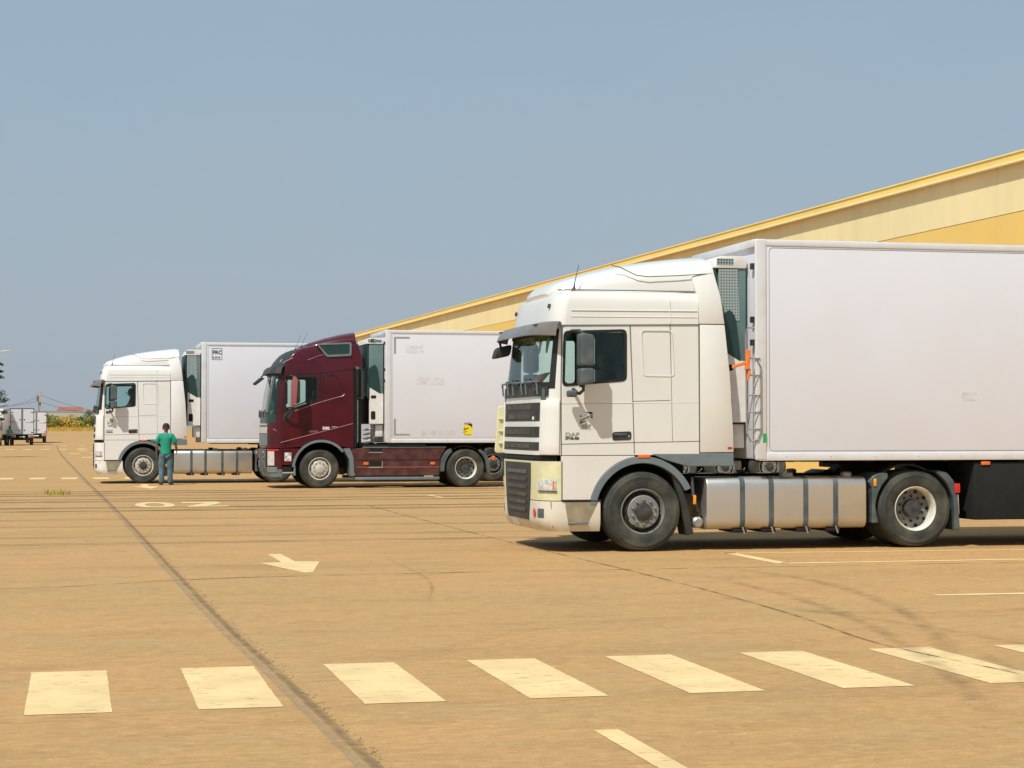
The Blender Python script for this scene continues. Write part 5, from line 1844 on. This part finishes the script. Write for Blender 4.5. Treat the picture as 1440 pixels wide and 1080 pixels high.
# ------------------------------------------------------------------ small box trucks far left
def box_truck(loc, rz, label, W=2.1, L=4.4, H=3.3, nose=True):
    T = empty('box_truck', loc, rz, label, 'truck', 'small box trucks parked far left')
    h = W / 2
    # x forward, rear doors at x=0
    bx('cargo_box', M['trailer'], T, 0, L, -h, h, .98, H, .03)
    fr = MB()
    for s in (-1, 1):
        fr.box(-.03, .03, min(s * h, s * (h - .06)), max(s * h, s * (h - .06)), .95, H + .02)
    fr.box(-.03, .03, -h, h, H - .05, H + .03)
    fr.box(-.03, .03, -h, h, .93, 1.0)
    fr.build('door_frame', M['plastic'], T)
    bx('centre_post', M['plastic_light'], T, -.035, -.02, -.07, .07, 1.0, H - .05, 0)
    for s in (-1, 1):
        d = bx('rear_door', M['trailer'], T, -.025, -.005, min(s * .09, s * (h - .07)), max(s * .09, s * (h - .07)), 1.0, H - .06, 0)
        q = MB()
        for z in (1.15, 2.1, H - .35):
            q.box(-.045, -.025, min(s * (h - .28), s * (h - .04)), max(s * (h - .28), s * (h - .04)), z - .03, z + .03)
        q.box(-.05, -.025, min(s * .14, s * .26), max(s * .14, s * .26), 1.3, 1.40)
        q.box(-.05, -.025, min(s * .14, s * .24), max(s * .14, s * .24), 2.25, 2.35)
        q.build('door_hinges', M['plastic'], d)
        r_ = MB()
        r_.box(-.032, -.026, min(s * .3, s * .85), max(s * .3, s * .85), 2.02, 2.05)
        r_.build('door_stripe', M['decal_purple'], d)
        r_ = MB().add([(-.034, s * .45, 2.10), (-.034, s * .62, 2.02), (-.034, s * .70, 1.98), (-.034, s * .52, 2.06)], [(0, 1, 2, 3)])
        r_.build('door_arrow', M['decal_black'], d)
        bx('tail_lamp', M['lamp_red'], T, -.03, .02, min(s * (h - .02), s * (h - .42)), max(s * (h - .02), s * (h - .42)), .74, .86, .01)
        bx('lamp_plate', M['rim_silver'], T, -.02, .05, min(s * h, s * (h - .5)), max(s * h, s * (h - .5)), .70, .92, .01)
        for x in (.9, L + .9):
            t_ = MB().lathe([(.2, 0), (.36, .02), (.40, -.04), (.40, -.24), (.2, -.26)], 24).build('tyre', M['tyre'], T)
            t_.location = (x, s * (h - .08), .40)
            if s > 0: t_.rotation_euler = (0, 0, PI)
            MB().lathe([(.21, -.02), (.12, .0), (.0005, .01)], 16).build('rim', M['rim_silver'], t_)
    bx('under_body', M['matte_black'], T, .1, L + 1.2, -h + .3, h - .3, .45, .95, .02)
    bx('rear_bar', M['matte_black'], T, 0, .1, -h + .1, h - .1, .5, .62, .01)
    bx('licence_plate', M['decal_white'], T, -.02, -.005, -.25, .25, .70, .80, 0)
    prof = [(L + .1, .55), (L + 1.85, .55), (L + 1.9, 1.1), (L + 1.75, 1.35), (L + 1.35, 2.15), (L + 1.1, 2.3), (L + .1, 2.3)]
    MB().prism(prof, -h + .08, h - .08).build('cab', M['rim_white'], T, .08, 3)
    MB().prism([(L + .35, 1.35), (L + 1.45, 1.35), (L + 1.2, 2.05), (L + .35, 2.1)], -h + .07, h - .07).build('cab_window', M['window_far'], T)
    MB().add([(L + 1.72, -h + .2, 1.42), (L + 1.72, h - .2, 1.42), (L + 1.39, h - .25, 2.1), (L + 1.39, -h + .25, 2.1)], [(0, 1, 2, 3)]).build('windscreen', M['window_far'], T)
    return T


def gnd(px, py):
    """world ground point that shows at a pixel of the photograph"""
    f = F_PX
    a, p = YAW, PITCH
    fw = Vector((math.sin(a) * math.cos(p), math.cos(a) * math.cos(p), math.sin(p)))
    rt = Vector((math.cos(a), -math.sin(a), 0))
    up = rt.cross(fw)
    d = fw * f + rt * (px - 720) - up * (py - 540)
    t = -1.6 / d.z
    return d.x * t, d.y * t, d


x, y, _ = gnd(31, 626)
box_truck((x, y, 0), R(90 + 2), 'white box truck seen from behind with both rear doors closed, far left')
x, y, _ = gnd(44, 624)
box_truck((x + .3, y + 9, 0), R(90 + 2), 'white box truck mostly hidden behind the one whose rear doors face the camera', H=3.2)
x, y, _ = gnd(-7, 627)
box_truck((x, y + 6, 0), R(-96), 'white box truck cut by the left edge of the photo, cab towards the camera', H=3.25, L=4.0)
x, y, _ = gnd(12.5, 626)
person((x + .15, y - 3, 0), R(150), 'distant person in mint shirt between the small box trucks', M['mint_shirt'], M['cloth_dark'], None, 1.7)


# ------------------------------------------------------------------ vegetation
def leaves(name, m, parent, centers, n, size):
    b = MB()
    for k in range(n):
        c, r_ = random.choice(centers)
        u = Vector((random.gauss(0, 1), random.gauss(0, 1), random.gauss(0, 1))).normalized() * (random.random() ** .45)
        p = Vector(c) + Vector((u.x * r_[0], u.y * r_[1], u.z * r_[2]))
        if p.z < .02: p.z = random.uniform(.02, .3)
        a = Vector((random.gauss(0, 1), random.gauss(0, 1), random.gauss(0, .7))).normalized() * size * random.uniform(.6, 1.4)
        q = a.cross(Vector((random.gauss(0, 1), random.gauss(0, 1), random.gauss(0, 1)))).normalized() * size * random.uniform(.4, .8)
        b.v += [tuple(p - a), tuple(p + q), tuple(p + a), tuple(p - q)]
        i = len(b.v)
        b.f.append((i - 4, i - 3, i - 2, i - 1))
    return b.build(name, m, parent, merge=False)


def shrub(loc, w_, h, kind, label):
    S = empty('shrub', loc, random.uniform(0, 6), label, 'shrub', 'scrub along the far edge of the lot')
    cs = []
    for k in range(9):
        cs.append(((random.uniform(-.36, .36) * w_, random.uniform(-.4, .4) * w_, h * random.uniform(.2, .72)), (w_ * .24, w_ * .24, h * random.uniform(.18, .34))))
    leaves('foliage', M[kind], S, cs, 900, .16)
    b = MB()
    for k in range(4):
        b.tube([(0, 0, 0), (random.uniform(-.2, .2) * w_, random.uniform(-.2, .2) * w_, h * .6)], [.06, .02], 5)
    b.build('stems', M['bark'], S)
    return S


def far_at(px, Y, z=0):
    f = F_PX
    _, _, d = gnd(px, 700)
    t = Y / d.y
    return d.x * t


kinds = [('leaf_olive', 'olive'), ('leaf_dry', 'dry golden'), ('leaf_green', 'green')]
spec = [(60, 2.6, 2.9, 2), (67, 3.4, 2.6, 0), (75, 3.4, 2.2, 0), (84, 3.6, 1.9, 1), (92, 4.0, 1.8, 1), (100, 3.6, 1.9, 1), (108, 3.0, 2.3, 0), (114, 3.0, 2.6, 2), (121, 3.2, 2.4, 0), (128, 3.4, 2.9, 2),
        (135, 3.6, 3.3, 2)]
for i, (px, w_, h, kd) in enumerate(spec):
    Y = 300 + random.uniform(-4, 10)
    kn, word = kinds[kd]
    front_names = ['%s scrub bush right beside the utility pole', 'tallish %s bush, second to the right of the utility pole', '%s bush in front of the left end of the boundary wall',
                   '%s bush below the left end of the red-roofed shed', '%s bush below the middle of the red-roofed shed', '%s bush under the right half of the red-roofed shed',
                   '%s bush under the right corner of the red-roofed shed', '%s bush in the gap between red-roofed shed and block building', '%s bush in front of the grey block building',
                   '%s bush by the right corner of the grey block building', '%s bush next to the nose of the farthest white tractor']
    lab = front_names[i] % word if i < len(front_names) else '%s scrub bush hidden behind parked vehicles at the far edge of the lot' % word
    shrub((far_at(px, Y), Y, 1.08), w_, h, kn, lab)
back_names = ['between the pole and the left end of the boundary wall', 'against the far left end of the boundary wall', 'below the plain left stretch of the boundary wall',
              'just left of the red-roofed shed', 'behind the front row at the left side of the red-roofed shed', 'behind the front row at the centre of the red-roofed shed',
              'behind the front row at the right side of the red-roofed shed', 'at the right corner of the red-roofed shed', 'before the left half of the grey block building',
              'before the right half of the grey block building', 'just right of the grey block building', 'half hidden by the nose of the farthest white tractor']
for i, nm in enumerate(back_names):
    px = 56 + i * 7.2
    Y = 318 + random.uniform(0, 12)
    shrub((far_at(px, Y), Y, 1.08), 4.8, random.uniform(2.1, 3.0), 'leaf_dry' if 75 < px < 118 else ('leaf_olive' if i % 2 else 'leaf_green'), 'back-row scrub bush ' + nm)

# dry grass verge
vg = MB()
for k in range(5000):
    px = random.uniform(-10, 190)
    Y = random.uniform(292, 310)
    x = far_at(px, Y)
    h = random.uniform(.2, .8)
    a = random.uniform(-.25, .25)
    vg.add([(x - .09, Y, 1.05), (x + .09, Y, 1.05), (x + a, Y + random.uniform(-.1, .1), 1.05 + h)], [(0, 1, 2)])
o = vg.build('dry_grass', M['leaf_dry'], None, merge=False)
o['kind'] = 'stuff'

# tree at the left edge: only the tips of its twigs reach into view
TX = far_at(-22, 105)
TR = empty('tree', (TX, 105, 0), 0, 'dark leafy tree at the left edge of the photo with loose twigs', 'tree')
b = MB()
b.tube([(0, 0, 0), (.1, 0, 1.5), (-.05, .1, 3.2), (.0, 0, 4.8)], [.16, .13, .09, .04], 10)
for k in range(12):
    a = random.uniform(0, 2 * PI)
    z = 1.8 + k * .26
    l_ = 1.4 - .05 * k
    b.tube([(0, 0, z), (math.cos(a) * l_ * .5, math.sin(a) * l_ * .5, z + .35), (math.cos(a) * l_, math.sin(a) * l_, z + .5)], [.05, .03, .012], 6)
b.build('trunk', M['bark'], TR)
cs = []
for k in range(42):
    a = random.uniform(0, 2 * PI)
    z = random.uniform(1.7, 5.0)
    r_ = random.uniform(.2, 1.0)
    q_ = random.uniform(.12, .34)
    cs.append(((math.cos(a) * r_, math.sin(a) * r_, z), (q_, q_, q_ * random.uniform(.4, .9))))
for z in (5.1, 4.55, 4.2, 3.25, 2.95, 2.4, 2.0):
    cs.append(((1.0 + random.uniform(-.25, .05), 0, z + random.uniform(-.15, .15)), (random.uniform(.15, .34), .2, random.uniform(.05, .14))))
leaves('crown', M['leaf_dark'], TR, cs, 3400, .055)

# street lamp whose head shows at the left edge
LD = 150
lx = far_at(-14, LD)
LP = empty('street_lamp', (lx, LD, 0), 0, 'street lamp with a pale head above the tree at the left edge', 'street lamp')
hz = 1.6 + 101.5 / F_PX * LD * 1.02
MB().tube([(0, 0, 0), (0, 0, hz - .5), (.15, 0, hz - .15), (.9, 0, hz)], [.09, .06, .05, .035], 8).build('pole', M['steel'], LP)
MB().prism([(.7, hz - .05), (1.45, hz + .03), (1.5, hz + .09), (.9, hz + .07)], -.14, .14).build('lamp_head', M['rim_white'], LP, .02, 2)


# utility pole with transformer arm and wires
def zpix(py, D):
    return 1.6 + (601 - py) / F_PX * D


UD = 250
ux = far_at(54.5, UD)
UP = empty('utility_pole', (ux, UD, .5), 0, 'pale concrete utility pole with crossarm behind the small box trucks', 'pole')
ztop = zpix(553, UD * 1.0) - .5
MB().prism([(-.22, 0), (.22, 0), (.15, ztop), (-.15, ztop)], -.15, .15).build('post', M['concrete'], UP)
bx('crossarm', M['concrete'], UP, -.42, .32, -.1, .1, ztop - .12, ztop + .06, .01)
bx('transformer', M['plastic_light'], UP, -.34, -.12, -.25, .1, ztop - 1.1, ztop - .35, .04)
bx('junction_box', M['black'], UP, .0, .2, -.28, -.16, ztop - 1.6, ztop - 1.35, .02)
pole2x = far_at(230, 250)
wr = MB()
for (xa, za, xb, zb, yy) in ((ux, ztop + .2, far_at(165, 265), zpix(583, 265), 265), (ux, ztop - .1, far_at(-40, 240), zpix(578, 240), 240), (ux, ztop - .7, far_at(175, 265), zpix(588, 265), 265), (ux, ztop - .6, far_at(-50, 240), zpix(572, 240), 240)):
    pts = []
    for k in range(13):
        t = k / 12
        pts.append((xa + (xb - xa) * t, UD + (yy - UD) * t, za + (zb - za) * t - .8 * 4 * t * (1 - t) * .5))
    wr.tube(pts, .022, 4)
tag(wr.build('power_lines', M['wire'], None), 'thin overhead wires sagging from the concrete utility pole', 'wires')


# far buildings behind the scrub
def far_box(name, px0, px1, y0, y1, D, depth, m, label, cat):
    xa, xb = far_at(px0, D), far_at(px1, D)
    za, zb = .9, zpix(y0, D)
    B = empty(name, ((xa + xb) / 2, D, 0), 0, label, cat)
    h = (xb - xa) / 2
    bx('wall', m, B, -h, h, 0, depth, za, zb, 0)
    return B, h, zb


B, h, zb = far_box('boundary_wall', 57, 120, 579.5, 600, 400, .4, M['wallgrey'], 'long pale boundary wall behind the scrub at the far left', 'wall')
bx('coping', M['concrete'], B, -h, h, -.1, .5, zb + .003, zb + .2, 0)
B, h, zb = far_box('farm_shed', 81, 114, 577.5, 600, 440, 14, M['wallgrey'], 'low shed with faded red roof beyond the boundary wall', 'building')
MB().prism([(-h - .4, zb), (h + .4, zb), (h + .2, zb + .7), (-h + .3, zb + .75)], -.6, 7).build('roof', M['redroof'], B)
for k in range(4):
    bx('window', M['window_far'], B, -h + .8 + k * 1.3, -h + 1.3 + k * 1.3, -.03, .02, zb - 1.0, zb - .4, 0)
B, h, zb = far_box('block_building', 118, 132, 579, 600, 420, 8, M['hazewall'], 'small grey block building right of the red-roofed shed', 'building')
bx('roof', M['redroof'], B, -h - .2, h + .2, -.2, 8.2, zb + .003, zb + .22, 0)
bx('window', M['window_far'], B, -.3, .3, -.03, .02, zb - 1.2, zb - .6, 0)
